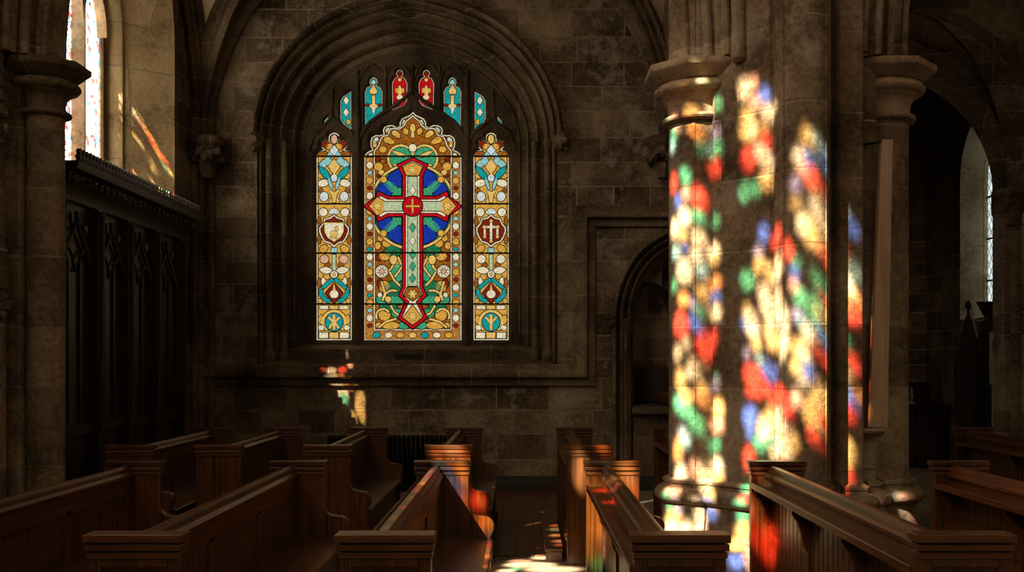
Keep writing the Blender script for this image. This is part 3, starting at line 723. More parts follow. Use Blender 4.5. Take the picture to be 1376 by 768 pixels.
def two_centred(s, half):
    """height above the springing at distance s from the axis of a pointed arch"""
    R = (half * half + RISE * RISE) / (2 * half)
    x = abs(s) + (R - half)
    return math.sqrt(max(0, R * R - x * x))


hx = (BX1 - BX0) / 2; cxv = (BX0 + BX1) / 2
hy = (BY1 - BY0) / 2; cyv = (BY0 + BY1) / 2
hA = lambda x: VZ + two_centred(x - cxv, hx)
hB = lambda y: VZ + two_centred(y - cyv, hy)
v = MB()
n = 44
vs, fs = [], []
for i in range(n + 1):
    for j in range(n + 1):
        x = cxv - hx * math.cos(PI * i / n); y = cyv - hy * math.cos(PI * j / n)
        vs.append((x, y, max(hA(x), hB(y))))
for i in range(n):
    for j in range(n):
        a = i * (n + 1) + j
        fs.append((a, a + 1, a + n + 2, a + n + 1))
v.add(vs, fs)
va = tag(v.build('ceiling', M_plaster, smooth=20), 'pale plastered groin vault over the side chapel', 'vault', kind='structure')


def rib(path, inward, prof, name):
    """moulded rib: path points with an inward (down/away from cell) vector each"""
    q = MB()
    rows = []
    for i, p in enumerate(path):
        p = Vector(p)
        d = (Vector(path[min(i + 1, len(path) - 1)]) - Vector(path[max(i - 1, 0)])).normalized()
        nn = Vector(inward[i])
        nn = (nn - d * nn.dot(d)).normalized()
        s = d.cross(nn)
        rows.append([p + s * a + nn * b for a, b in prof])
    q.loft(rows, closed=False)
    return q.build(name, M_mould, va, smooth=40)


ribprof = [(-.15, -.03), (-.15, .05), (-.10, .07), (-.085, .13), (-.05, .14), (-.035, .2), (0, .225), (.035, .2), (.05, .14), (.085, .13), (.10, .07), (.15, .05), (.15, -.03)]
m = 40
for yy, ny in ((BY1 - .06, -.0), (BY0 + .06, 0)):
    P = []; I = []
    for i in range(m + 1):
        x = cxv - hx * math.cos(PI * i / m)
        P.append((x, yy, hA(x) - .01)); I.append((cxv - x, 0, VZ - hA(x) - .2))
    rib(P, I, ribprof, 'wall_rib')
for xx in (BX0 + .06, BX1 - .06):
    P = []; I = []
    for i in range(m + 1):
        y = cyv - hy * math.cos(PI * i / m)
        P.append((xx, y, hB(y) - .01)); I.append((0, cyv - y, VZ - hB(y) - .2))
    rib(P, I, ribprof, 'wall_rib')
for sg in (1, -1):
    P = []; I = []
    for i in range(m + 1):
        s = -math.cos(PI * i / m)
        x = cxv + hx * s; y = cyv + hy * s * sg
        z = max(hA(x), hB(y)) - .01
        P.append((x, y, z)); I.append((-s, -s * sg, VZ - z - .2))
    rib(P, I, ribprof, 'diagonal_rib')
for k, (cx_, cy_) in enumerate(((BX0 + .2, YB - .18), (BX1 - .18, YB - .18))):
    q = MB()
    q.lathe(cx_, cy_, [(.04, VZ - .52), (.09, VZ - .5), (.11, VZ - .42), (.13, VZ - .36), (.12, VZ - .3), (.17, VZ - .14), (.23, VZ - .08), (.25, VZ - .05), (.25, VZ + .0), (.22, VZ + .03)], 8)
    for i in range(10):
        a = 2 * PI * i / 10
        q.lump((cx_ + .17 * math.cos(a), cy_ + .17 * math.sin(a), VZ - .24 + .05 * (i % 2)), .075, i + 20 * k, amp=.7, freq=5)
    tag(q.build('corbel', M_mould, smooth=40), ('carved foliage corbel in the corner beside the oak screen', 'carved foliage corbel on the back wall beside the great pillar')[k], 'corbel', kind='structure')
q = MB()
for dx, dy, r in ((.06, -.06, .07), (.03, -.2, .05), (.2, -.03, .05)):
    q.lathe(LX + dx, YB + dy, [(r * 1.4, 0), (r * 1.4, .3), (r, .36), (r, VZ + 1.5)], 12)
tag(q.build('trim_5', M_mould, smooth=40), 'slender stone corner shafts rising beside the great window', 'shaft', kind='structure')
# wall above the vault, closing the bay
q = MB()
q.box(BX0 - .4, 3.2, BY0, BY0 + .05, 8.0, ZT)
q.box(3.1, 3.15, 9.0, YB, 5.2, ZT)
q.box(BX0 - .8, 3.15, 8.3, YB + .6, 8.5, 8.6)
tag(q.build('ceiling', M_plaster, smooth=0), 'plain masonry above the side chapel vault', 'ceiling', kind='structure')

# ------------------------------------------------------------------ great pillar with arcade arches
PY = 7.9


def arc(cx, cy, r, a0, a1, n):
    return [(cx + r * math.cos(math.radians(a0 + (a1 - a0) * i / n)), cy + r * math.sin(math.radians(a0 + (a1 - a0) * i / n))) for i in range(n + 1)]


def shaft_arc(cx, cy, r, a0, a1, n, fillets=()):
    """half-round shaft with narrow raised fillets at the given angles"""
    out = []
    P = lambda a, rr: (cx + rr * math.cos(math.radians(a)), cy + rr * math.sin(math.radians(a)))
    for i in range(n + 1):
        a = a0 + (a1 - a0) * i / n
        if not any(abs(a - f) < 5 for f in fillets): out.append((a, r))
    for f in fillets:
        out += [(f - 3.6, r), (f - 3.4, r + .007), (f + 3.4, r + .007), (f + 3.6, r)]
    return [P(a, rr) for a, rr in sorted(out)]


front = shaft_arc(1.45, PY, .24, 180, 276, 16, (250,)) + [(1.515, 7.66), (1.515, 7.615), (1.86, 7.235), (1.885, 7.235), (1.885, 7.16)] + shaft_arc(2.08, 7.14, .182, 180, 352, 18, (205, 318)) + \
    [(2.27, 7.24), (2.32, 7.30), (2.385, 7.42), (2.40, 7.345), (2.42, 7.325), (2.52, 7.318), (2.585, 7.325), (2.60, 7.345), (2.61, 7.52)] + arc(2.71, 7.62, .085, 190, 350, 8) + [(2.80, 7.72)] + arc(2.91, PY, .24, 235, 360, 14)
plan = front + [(x, 2 * PY - y) for x, y in reversed(front[1:-1])]
PCX, PCY = 2.18, PY


def offset_plan(d):
    out = []
    n = len(plan)
    # smoothed hull-like offset: push each point away from the pier axis, blended with its normal
    for i in range(n):
        p0, p1, p2 = Vector(plan[i - 1]), Vector(plan[i]), Vector(plan[(i + 1) % n])
        r = Vector((p1.x - PCX, p1.y - PCY))
        rn = r.normalized()
        t = (p2 - p0).normalized()
        nn = Vector((t.y, -t.x))
        if nn.dot(rn) < 0: nn = -nn
        m_ = (nn * .6 + rn * .5).normalized()
        out.append((p1.x + m_.x * d, p1.y + m_.y * d))
    return out


pillar = empty('pillar', (0, 0, 0))
tag(pillar, 'massive clustered stone pillar dappled with coloured light from stained glass', 'pillar', kind='structure')
q = MB()
q.loft([[(x, y, z) for x, y in offset_plan(d)] for z, d in ((.0, 0.0), (6.0, 0), (10.0, 0), (ZT, 0))], cap=False)
q.build('shaft', M_pier, pillar, smooth=32)
q = MB()
bp = [(0, .16), (.22, .16), (.25, .14), (.27, .10), (.30, .085), (.36, .08), (.46, .06), (.57, .062), (.585, .09), (.6, .112), (.625, .122), (.655, .116), (.68, .095), (.695, .07), (.7, .045), (.72, .043), (.725, .032), (.73, .05), (.75, .05), (.765, .02), (.77, 0)]
q.loft([[(x, y, z) for x, y in offset_plan(d)] for z, d in bp], cap=False)
q.build('base', M_pier, pillar, smooth=40)


def capital(cx, cy, r, ztop, name='capital', parent=None, mat=None, flip=1, hs=1.0):
    """moulded bell capital with an octagonal abacus"""
    q = MB()
    pr = [(r - .01, -.46), (r + .01, -.455), (r + .05, -.44), (r + .058, -.425), (r + .05, -.405), (r + .015, -.395), (r + .008, -.35), (r + .02, -.29), (r + .05, -.255), (r + .062, -.25), (r + .07, -.235), (r + .105, -.225), (r + .125, -.2), (r + .125, -.18), (r + .105, -.155), (r + .075, -.148), (r + .075, -.135), (r + .09, -.125)]
    q.lathe(cx, cy, [(a, ztop + z * hs) for a, z in pr], 28)
    pr2 = [(r + .08, -.135), (r + .10, -.125), (r + .15, -.075), (r + .17, -.062), (r + .175, -.055), (r + .175, -.012), (r + .16, 0)]
    rings = []
    for a, z in pr2:
        rings.append([(cx + a / math.cos(PI / 8) * math.cos(PI / 8 + k * PI / 4), cy + a / math.cos(PI / 8) * math.sin(PI / 8 + k * PI / 4), ztop + z * hs) for k in range(8)])
    q.loft(rings)
    return q.build(name, mat or M_capital, parent, smooth=40)


CZ = 4.07
capital(1.45, PY, .24, CZ, parent=pillar)
capital(2.91, PY, .24, CZ, parent=pillar)
# leaf-stopped rolls that die into the pier above the capitals
for (px, y_) in ((995, 7.36), (1165, 7.55)):
    X_, _ = W(px, 80, y_)
    z0 = H + (VY - 80) * y_ / F
    q = MB()
    q.loft([[(X_ + r * math.cos(2 * PI * k / 12), y_ + .06 + r * math.sin(2 * PI * k / 12), z) for k in range(12)] for r, z in ((.035, z0), (.06, z0 + .025), (.062, z0 + .06), (.058, z0 + .1), (.058, 9.0))])
    q.build('upper_roll', M_pier, pillar, smooth=40)


def arcade_arch(x_spring, direction, span, name, label, zs, yc, R=None, sc_=1.0):
    """arch order sweep: springs at x_spring and leans in `direction`"""
    q = MB()
    R = R or span
    cxa = x_spring + direction * R
    prof = [(.62, -.46), (.5, -.46), (.47, -.45), (.44, -.40), (.40, -.38), (.36, -.41), (.32, -.40), (.28, -.34), (.28, -.29), (.22, -.28), (.2, -.24), (.17, -.215), (.12, -.22), (.08, -.20), (.06, -.16), (.05, -.12), (.0, -.10), (-.02, -.05), (-.025, 0)]
    prof = [(o * sc_, d) for o, d in prof]
    prof = prof + [(o, -d) for o, d in reversed(prof[:-1])]
    rows = []
    half = span / 2
    amax = math.acos((R - half) / R)
    for i in range(25):
        a = amax * i / 24
        row = []
        for o, d in prof:
            rr = R + o
            x = cxa - direction * rr * math.cos(a)
            z = zs + rr * math.sin(a)
            xm = x_spring + direction * half
            if (x - xm) * direction > 0:
                x = xm
                z = zs + math.sqrt(max(0, rr * rr - (R - half) ** 2))
            row.append((x, yc + d, z))
        rows.append(row)
    q.loft(rows, closed=False)
    for o, d, r_ in ((.05, -.2, .03), (.2, -.3, .036), (.33, -.41, .03), (.47, -.47, .04)):
        path = []
        for i in range(21):
            a = amax * i / 20
            rr = R + o * sc_
            x = cxa - direction * rr * math.cos(a)
            if (x - x_spring - direction * half) * direction > 0: break
            path.append((x, yc + d, zs + rr * math.sin(a)))
        q.tube(path, r_, 8)
    return tag(q.build(name, M_pier, smooth=35), label, 'arch', kind='structure')


arcade_arch(1.27, -1, 4.95, 'stone_arch', 'moulded arch springing from the near shaft of the great pillar towards the screen', CZ, PY)
arcade_arch(3.09, 1, 5.0, 'stone_arch', 'moulded arch springing from the far shaft of the great pillar towards the aisle', CZ, PY)
arcade_arch(-3.76, 1, 4.95, 'stone_arch', 'moulded arch rising from the slim column beside the oak screen', CZ + .04, PY, sc_=.7)
# wall over the arcade
q = MB()
for ys in (7.5, 8.3):
    pts = []
    for i in range(33):
        x = -3.9 + (1.75 + 3.9) * i / 32
        s = x - (-1.27)
        R, half = 4.95, 2.5
        zz = CZ + math.sqrt(max(0, (R + .4) ** 2 - (abs(s) + R - half) ** 2))
        pts.append((x, zz))
    for p, r in zip(pts, pts[1:]):
        q.add([(p[0], ys, p[1]), (r[0], ys, r[1]), (r[0], ys, ZT), (p[0], ys, ZT)], [(0, 1, 2, 3)])
    pts = []
    for i in range(33):
        x = 2.65 + (9.0 - 2.65) * i / 32
        s = x - 5.6
        zz = CZ + math.sqrt(max(0, 5.4 ** 2 - (abs(s) + 2.5) ** 2))
        pts.append((x, zz))
    for p, r in zip(pts, pts[1:]):
        q.add([(p[0], ys, p[1]), (r[0], ys, r[1]), (r[0], ys, ZT), (p[0], ys, ZT)], [(0, 1, 2, 3)])
tag(q.build('wall_arcade', M_wall, smooth=0), 'stone wall above the arcade arches', 'wall', kind='structure')

# slim column on the other side
colm = empty('column', (-3.88, PY, 0))
tag(colm, 'slim round stone column with moulded capital beside the oak screen', 'column', kind='structure')
q = MB()
q.lathe(0, 0, [(.145, 0), (.145, 3.6), (.145, CZ + .03)], 28)
q.build('shaft', M_pier, colm)
q = MB()
q.lathe(0, 0, [(.3, 0), (.3, .3), (.27, .34), (.22, .38), (.23, .45), (.2, .5), (.2, .56), (.17, .6), (.146, .64)], 16)
q.build('base', M_pier, colm, smooth=40)
capital(0, 0, .142, CZ + .04, parent=colm, mat=M_mould, hs=.95)

# ------------------------------------------------------------------ carved wall monument at the edge of the arcade
mw = MB()
mw.box(-5.0, -4.18, 7.62, 8.3, 0, ZT)
mw.box(-4.22, -4.0, 7.72, 8.2, 0, CZ + .04)
mw.box(-4.9, -4.02, 7.55, 8.3, CZ + .12, 4.6)
wl = tag(mw.build('wall_arcade', M_pier, smooth=0, bevel=.01), 'stone respond wall behind the slim column', 'wall', kind='structure')
mon = empty('wall_monument', (0, 0, 0))
tag(mon, 'carved gothic wall monument with ledge and blind arch left of the slim column', 'monument')
my = lambda u, z, d: (u, 7.62 + d, z)
q = MB()
lz = H - (370 - VY) * 7.5 / F
q.prism([(7.62, lz - .1), (7.5, lz - .1), (7.44, lz - .04), (7.40, lz - .03), (7.40, lz + .02), (7.5, lz + .05), (7.62, lz + .06)], -5.0, -4.02, 'x')
q.build('ledge', M_mould, mon, bevel=.005)
q = MB()
q.box(-5.0, -4.05, 7.53, 7.62, lz - .36, lz - .1)
for i in range(10):
    x = -4.95 + .1 * i
    for k in range(3):
        q.lump((x + .03 * (k % 2), 7.53, lz - .16 - .075 * k), .05, i * 3 + k, (1, .8, 1), .7, freq=5)
q.build('carved_frieze', M_mould, mon, smooth=40)
q = MB()
q.box(-5.0, -4.06, 7.56, 7.62, 0, lz - .36)
for x in (-4.08, -4.55):
    q.box(x - .04, x + .04, 7.5, 7.6, 0, lz - .36)
q.build('lower_panel', M_pier, mon, bevel=.01)
for x, top in ((-4.07, 3.55), (-4.22, 2.95)):
    q = MB()
    r = .035
    q.lathe(x, 7.56, [(r * 1.7, lz + .05), (r * 1.7, lz + .12), (r, lz + .18), (r, 2.5), (r * 1.6, 2.53), (r * 1.6, 2.57), (r, 2.6), (r, top - .1), (r * 1.8, top - .06), (r * 1.8, top)], 10)
    q.build('colonnette', M_mould, mon, smooth=40)
q = MB()
for k in range(6):
    z = 3.6 + .11 * k
    r = .07 - .009 * k
    q.lathe(-4.07, 7.56, [(r * .5, z), (r, z + .03), (r * .6, z + .07), (r * .5, z + .11)], 8)
q.lump((-4.07, 7.56, 4.32), .05, 4, amp=.5)
q.build('pinnacle', M_mould, mon, smooth=40)
q = MB()
sweep_family(q, my, -4.9, 2.95, lz + .05, (.52, 1.0), (.72, 1.3), rolls(('p', 1, 0), ('r', .98, -.03, .7, -.02, .05), ('p', .66, .03), ('r', .6, .02, .3, .04, .03), ('p', .2, .08), ('p', 0, .1)), 30, .25)
q.build('blind_arch', M_mould, mon, smooth=40)

# ------------------------------------------------------------------ chapel beyond the far arch
q = MB()
ma = lambda u, z, d: (u, YB + d, z)
prof = rolls(('p', 1, 0), ('p', .97, -.03), ('r', .95, -.03, .82, .0, .04), ('p', .8, .06), ('p', .68, .07), ('r', .66, .07, .5, .1, .05), ('p', .48, .16), ('p', .36, .17), ('r', .34, .17, .2, .2, .04), ('p', .18, .25), ('p', .05, .26), ('p', 0, .3))
sweep_family(q, ma, ACX, AZS, 0, (AR, AR + .02), (2.5, AOUT + .05), prof, 48, .04, jamb=False)
fa = tag(q.build('stone_arch', M_mould, smooth=40), 'dark moulded arch opening into the far chapel behind the pillar', 'arch', kind='structure')
fp = empty('column', (0, 0, 0))
tag(fp, 'clustered stone pier carrying the dark arch at the edge of the far chapel', 'column', kind='structure')
q = MB()
q.box(6.42, 9.0, YB + .02, YB + .3, 0, AZS - .05)
q.box(6.62, 9.0, YB - .12, YB + .1, 0, AZS - .05)
q.build('shaft', M_wall, fp, bevel=.02)
q = MB()
q.lathe(6.62, YB + .05, [(.12, 0), (.12, AZS - .4)], 18)
q.build('round_shaft', M_mould, fp)
q = MB()
q.prism([(YB - .24, AZS), (YB - .24, AZS - .07), (YB - .2, AZS - .11), (YB - .16, AZS - .14), (YB - .18, AZS - .19), (YB - .14, AZS - .24), (YB - .05, AZS - .3), (YB + .3, AZS - .3), (YB + .3, AZS)], 6.4, 9.0, 'x')
q.lathe(6.62, YB + .05, [(.13, AZS - .5), (.17, AZS - .47), (.13, AZS - .44), (.15, AZS - .34), (.24, AZS - .24), (.26, AZS - .18), (.22, AZS - .14), (.3, AZS - .07), (.3, AZS)], 18)
q.build('capital', M_mould, fp, smooth=40)
q = MB()
wall_plane(q, lambda u, z: (6.9, u, z), YB + .3, 16.5, 0, 8.8, [(14.38, .82, 4.5, .95, 2.35)])
wall_plane(q, lambda u, z: (u, 16.5, z), 2.9, 6.9, 0, 8.8, [])
wall_plane(q, lambda u, z: (3.1, u, z), YB + .3, 16.5, 0, 8.8, [])
tag(q.build('wall_chapel', M_side, smooth=0), 'dark stone walls of the far chapel', 'wall', kind='structure')
w5 = empty('window_5', (0, 0, 0))
tag(w5, 'narrow leaded clear glass window in the far chapel wall', 'window', kind='structure')
q = MB()
mr = lambda u, z, d: (6.9 + d, u, z)
sweep_family(q, mr, 14.38, 4.5, 2.35, (.74, .85), (.82, .95), [(1, 0), (.93, .02), (.15, .3), (.1, .33), (0, .34), (0, .45)], 30, .15)
q.add([mr(13.55, 2.35, 0), mr(15.15, 2.35, 0), mr(14.9, 2.5, .4), mr(13.8, 2.5, .4)], [(0, 1, 2, 3)])
q.build('reveal', bpy.data.materials['stone_reveal'], w5, smooth=30)
# leaded glass
m, nt = newmat('leaded_daylight')
tc = N(nt, 'ShaderNodeTexCoord'); sp = N(nt, 'ShaderNodeSeparateXYZ'); nt.links.new(tc.outputs['Object'], sp.inputs[0])
a_ = math_node(nt, 'PINGPONG', math_node(nt, 'ADD', sp.outputs[1], math_node(nt, 'MULTIPLY', sp.outputs[2], .65)), .065)
b_ = math_node(nt, 'PINGPONG', math_node(nt, 'SUBTRACT', sp.outputs[1], math_node(nt, 'MULTIPLY', sp.outputs[2], .65)), .065)
e_ = math_node(nt, 'GREATER_THAN', math_node(nt, 'MINIMUM', a_, b_), .008)
em = N(nt, 'ShaderNodeEmission'); em.inputs[0].default_value = (.72, .8, .78, 1)
nz_ = noise(nt, tc.outputs['Object'], 6, 3)
nt.links.new(math_node(nt, 'MULTIPLY', math_node(nt, 'MULTIPLY', e_, 1.7), math_node(nt, 'ADD', nz_.outputs[0], .1)), em.inputs[1])
o_ = N(nt, 'ShaderNodeOutputMaterial'); nt.links.new(em.outputs[0], o_.inputs[0])
q = MB()
pts = arch_curve(14.38, .75, 4.5, .86, 2.4, 24)
q.add([(7.3, u, z) for u, z in pts], [list(range(len(pts)))])
q.build('leaded_glass', m, w5, smooth=0, recalc=False)
q = MB()
q.box(7.2, 7.3, 14.38, 14.46, 2.4, 5.2)
for z in (2.95, 3.6, 4.25):
    q.box(7.26, 7.29, 13.65, 15.1, z - .012, z + .012)
q.build('mullion', M_tracery, w5)

# things in the far chapel
al = empty('altar_table', (5.75, 15.75, 0))
tag(al, 'dark oak altar table with panelled front in the far chapel', 'altar')
q = MB(); q.box(-1.15, 1.1, -.36, .36, .96, 1.02); q.build('table_top', M_screen, al, bevel=.01)
q = MB(); q.box(-1.08, 1.03, -.3, .3, .04, .96)
for k in range(4):
    x0 = -1.08 + k * .5275
    q.box(x0, x0 + .06, -.33, -.29, .04, .96)
q.box(-1.08, 1.03, -.33, -.29, .86, .96); q.box(-1.08, 1.03, -.33, -.29, .04, .16)
q.build('panelled_body', M_screen, al, bevel=.006)
q = MB(); q.box(-1.15, 1.1, .44, .5, 0, 1.3); q.box(-1.18, 1.12, .42, .52, 1.3, 1.36); q.build('back_panel', M_screen, al, bevel=.008)
cs = MB()
cs.lathe(6.28, 15.55, [(.07, 1.021), (.07, 1.03), (.02, 1.06), (.018, 1.12), (.04, 1.14), (.02, 1.16), (.022, 1.28), (.0, 1.285)], 14)
tag(cs.build('candlestick', plain('pewter', (.35, .4, .42), .3, .6, .2)), 'small pale candlestick on the far chapel altar', 'candlestick')
bk = MB()
bk.lathe(6.16, 15.6, [(.05, 1.021), (.055, 1.03), (.055, 1.18), (.03, 1.24), (.018, 1.27), (.018, 1.32), (.0, 1.325)], 14)
tag(bk.build('flask', plain('blue_glass', (.2, .3, .36), .15, 0, .2)), 'blue grey flask beside the candlestick on the far altar', 'flask')
fg = empty('furled_banner', (6.5, 14.05, 0))
tag(fg, 'dark furled banner drooping from a pole in the far chapel', 'banner')
q = MB(); q.lathe(0, 0, [(.14, 0), (.14, .03), (.03, .06), (.016, .1), (.016, 2.42)], 12); q.build('pole', M_iron, fg)
q = MB(); q.lathe(0, 0, [(.016, 2.40), (.03, 2.42), (.018, 2.44), (.05, 2.49), (.045, 2.54), (.012, 2.58), (0, 2.6)], 12); q.build('finial', M_iron, fg)
q = MB()
rings = []
for i in range(20):
    s = i / 19
    z = 2.38 - 1.7 * s
    R = .02 + .16 * min(1, s * 2.2) - .03 * s
    rings.append([(R * math.cos(2 * PI * k / 24) * (1 + .22 * math.sin(5 * 2 * PI * k / 24 + s * 3)) * 1.1, R * .7 * math.sin(2 * PI * k / 24) * (1 + .22 * math.sin(5 * 2 * PI * k / 24 + s * 3)), z) for k in range(24)])
q.loft(rings); q.build('cloth', plain('dark_cloth', (.02, .016, .016), .95), fg)
q = MB(); q.tube([(.0, -.03, 2.44), (.06, -.04, 2.32), (.13, -.04, 2.28), (.22, -.03, 2.3)], .012, 8); q.tube([(.03, -.04, 2.38), (.07, -.05, 2.2), (.1, -.06, 2.05)], .012, 8); q.build('cord', plain('pale_cord', (.3, .26, .2), .9), fg)
lt = empty('lectern', (6.6, 13.45, 0))
tag(lt, 'tall dark lectern with flared top beside the clear chapel window', 'lectern')
q = MB(); q.loft([[(x * s, y * s, z) for x, y in ((-.1, -.1), (.1, -.1), (.1, .1), (-.1, .1))] for z, s in ((0, 1.6), (.08, 1.6), (.12, 1.0), (2.2, .8), (2.32, 1.1), (2.5, 1.75))]); q.build('post', M_screen, lt, smooth=0)
q = MB(); q.prism([(-.2, 2.5), (.2, 2.5), (.2, 2.54), (-.2, 2.52)], -.17, .17, 'x'); q.build('desk_top', M_screen, lt)
sg = empty('notice_post', (6.43, 13.17, 0))
tag(sg, 'narrow pale board on a thin post in front of the dark lectern', 'notice board')
q = MB(); q.lathe(0, 0, [(.1, 0), (.1, .03), (.02, .05), (.02, 1.4)], 10); q.build('post', plain('grey_paint', (.2, .19, .17), .6), sg)
q = MB(); q.box(-.06, .06, -.03, -.01, 1.38, 2.1); q.build('board', plain('pale_paper', (.3, .28, .24), .8), sg, bevel=.01)
q = MB(); q.box(-.03, .025, -.036, -.03, 1.86, 1.98); q.build('small_picture', plain('faded_ochre', (.2, .13, .06), .8), sg)

# ------------------------------------------------------------------ great window: glass and tracery
Yg = 13.44
G_ = lambda px, py: W(px, py, Yg)
GM = {
    'white': glass('glass_white', (1, .87, .58), .9, 80), 'pale': glass('glass_pale_green', (.62, .74, .42), .85, 70),
    'amber': glass('glass_amber', (.82, .4, .04), .9, 80, alt=(.9, .5, .1)), 'gold': glass('glass_gold', (.92, .58, .15), .95, 80),
    'brown': glass('glass_brown', (.36, .1, .012), .8, 70, alt=(.5, .17, .018)), 'red': glass('glass_red', (.62, .006, .014), .95, 60), 'darkred': glass('glass_dark_red', (.26, .025, .008), .85, 70),
    'blue': glass('glass_blue', (.012, .045, .4), .95, 70), 'green': glass('glass_green', (.04, .4, .16), .9, 70, alt=(.08, .45, .24)), 'dgreen': glass('glass_dark_green', (.012, .17, .065), .9, 70, alt=(.03, .24, .1)),
    'teal': glass('glass_teal', (.01, .38, .37), .95, 70), 'ltblue': glass('glass_light_blue', (.34, .64, .6), .95, 70), 'silver': glass('glass_silver', (.75, .8, .74), .95, 80), 'pink': glass('glass_pink', (.88, .48, .32), .9, 80),
    'bead': glass('glass_border', (.5, .18, .025), .85, 60, alt=(.68, .3, .06)), 'bead2': glass('glass_border_mixed', (.26, .08, .02), .9, 60, alt=(.36, .14, .04)),
}
M_lead, nt = newmat('lead_came')
bs = N(nt, 'ShaderNodeBsdfPrincipled'); bs.inputs['Base Color'].default_value = (.012, .01, .009, 1); bs.inputs['Roughness'].default_value = .7
o_ = N(nt, 'ShaderNodeOutputMaterial'); nt.links.new(bs.outputs[0], o_.inputs[0])


def ell(cx, cy, rx, ry=None, n=20, rot=0):
    ry = ry or rx
    c, s = math.cos(rot), math.sin(rot)
    out = []
    for k in range(n):
        a = 2 * PI * k / n
        x, y = rx * math.cos(a), ry * math.sin(a)
        out.append((cx + x * c - y * s, cy + x * s + y * c))
    return out


def leaf(x0, y0, x1, y1, w, bend=0.0, n=8):
    d = Vector((x1 - x0, y1 - y0)); nn = Vector((-d.y, d.x)).normalized()
    a, b = [], []
    for i in range(n + 1):
        s = i / n
        c = Vector((x0, y0)) + d * s + nn * bend * math.sin(PI * s)
        h = w * .5 * math.sin(PI * s) ** .8
        a.append(c + nn * h); b.append(c - nn * h)
    return [tuple(p) for p in a] + [tuple(p) for p in reversed(b[1:-1])]


def band(pts, w):
    L_, R_ = [], []
    n = len(pts)
    for i in range(n):
        d = (Vector(pts[min(i + 1, n - 1)]) - Vector(pts[max(i - 1, 0)])).normalized()
        nn = Vector((-d.y, d.x)) * w / 2
        L_.append(tuple(Vector(pts[i]) + nn)); R_.append(tuple(Vector(pts[i]) - nn))
    return L_ + R_[::-1]


def arcp(cx, cy, r, a0, a1, n=16):
    return [(cx + r * math.cos(math.radians(a0 + (a1 - a0) * i / n)), cy + r * math.sin(math.radians(a0 + (a1 - a0) * i / n))) for i in range(n + 1)]


def area(p):
    return .5 * sum(p[i - 1][0] * p[i][1] - p[i][0] * p[i - 1][1] for i in range(len(p)))


def grow(p, d):
    sgn = 1 if area(p) > 0 else -1
    n = len(p)
    out = []
    for i in range(n):
        a, b, c = Vector(p[i - 1]), Vector(p[i]), Vector(p[(i + 1) % n])
        d0, d1 = (b - a), (c - b)
        if d0.length < 1e-6: d0 = d1
        if d1.length < 1e-6: d1 = d0
        d0 = d0.normalized(); d1 = d1.normalized()
        n0, n1 = Vector((d0.y, -d0.x)) * sgn, Vector((d1.y, -d1.x)) * sgn
        m_ = n0 + n1
        m_ = m_ / max(.6, m_.dot(n0)) if m_.length > 1e-6 else n0
        out.append((b.x + m_.x * d, b.y + m_.y * d))
    return out


def glass_panel(name, pieces, parent):
    """pieces: (layer, polygon in picture units, glass, lead width)"""
    q = MB()
    for layer, p, c, lead in pieces:
        y = Yg - .002 * layer
        for pp, mat, yy in (((grow(p, lead * 1.25), M_lead, y),) if lead else ()) + ((p, GM[c], y - .001),):
            vs = [(G_(*t)[0], yy, G_(*t)[1]) for t in pp]
            q.add(vs, [list(range(len(vs)))], mat)
    return q.build(name, None, parent, smooth=0, recalc=False)


def mirror(p, cx):
    return [(2 * cx - x, y) for x, y in p]


w1 = empty('window_1', (0, 0, 0))
tag(w1, 'great three light stained glass window with a red bordered cross', 'window', kind='structure')
c1 = lambda pts: [(400 + x / 3.84, 80 + y / 3.84) for x, y in pts]
CX = 554.8
half = c1([(345, 500), (352, 486), (366, 474), (386, 466), (378, 448), (376, 425), (383, 402), (402, 390), (425, 391), (444, 386), (440, 365), (447, 349), (465, 340), (490, 338), (510, 350), (527, 345), (527, 325), (538, 305), (558, 296), (580, 286), (595, 270)])
head = half + mirror(half[:-1][::-1], CX)
centre_out = head + [(620, 456.5), (489.8, 456.5)]
pc = [(0, centre_out, 'white', 0), (1, grow(centre_out, -2.2), 'bead2', .8)]
beads = grow(centre_out, -5.4)
for k in range(len(half)):
    for m_ in (0, 1):
        x, y = beads[k if not m_ else len(head) - 1 - k]
        if y < 209: pc.append((2, ell(x, y, 2.5, 2.5, 10), ('amber', 'ltblue', 'white', 'darkred', 'gold')[k % 5], .5))
inner = grow(head, -9.5)
field = [p for p in inner if p[1] < 211] 
# border strip, white fillet, field
pc += [(2, [(491.5, 212), (502.5, 212), (502.5, 455), (491.5, 455)], 'bead', .6), (2, [(607, 212), (618, 212), (618, 455), (607, 455)], 'bead', .6), (2, [(492, 444.5), (618, 444.5), (618, 455), (492, 455)], 'bead', .6)]
for k in range(11):
    y = 222 + k * 20.5
    for cx_ in (497, 612.6):
        pc.append((3, ell(cx_, y, 4.2, 4.6, 12), ('white', 'amber')[k % 2], .7))
        pc.append((3, ell(cx_, y + 10.2, 3.2, 2.6, 10), ('ltblue', 'darkred', 'teal')[k % 3], .6))
for k in range(7):
    pc.append((3, ell(506 + k * 16.2, 450, 5, 3.6, 12), ('teal', 'white', 'amber', 'gold')[k % 4], .7))
fhalf = [(502.5, 211), (502.5, 203), (508, 196), (511, 187), (514, 183), (521, 181), (524, 173), (528, 172), (536, 173), (543, 168), (545, 163), (550, 159), (CX, 155)]
fpoly = fhalf + mirror(fhalf[:-1][::-1], CX) + [(607, 443.5), (502.5, 443.5)]
pc += [(4, fpoly, 'white', .8), (5, grow(fpoly, -2.2), 'brown', .7)]
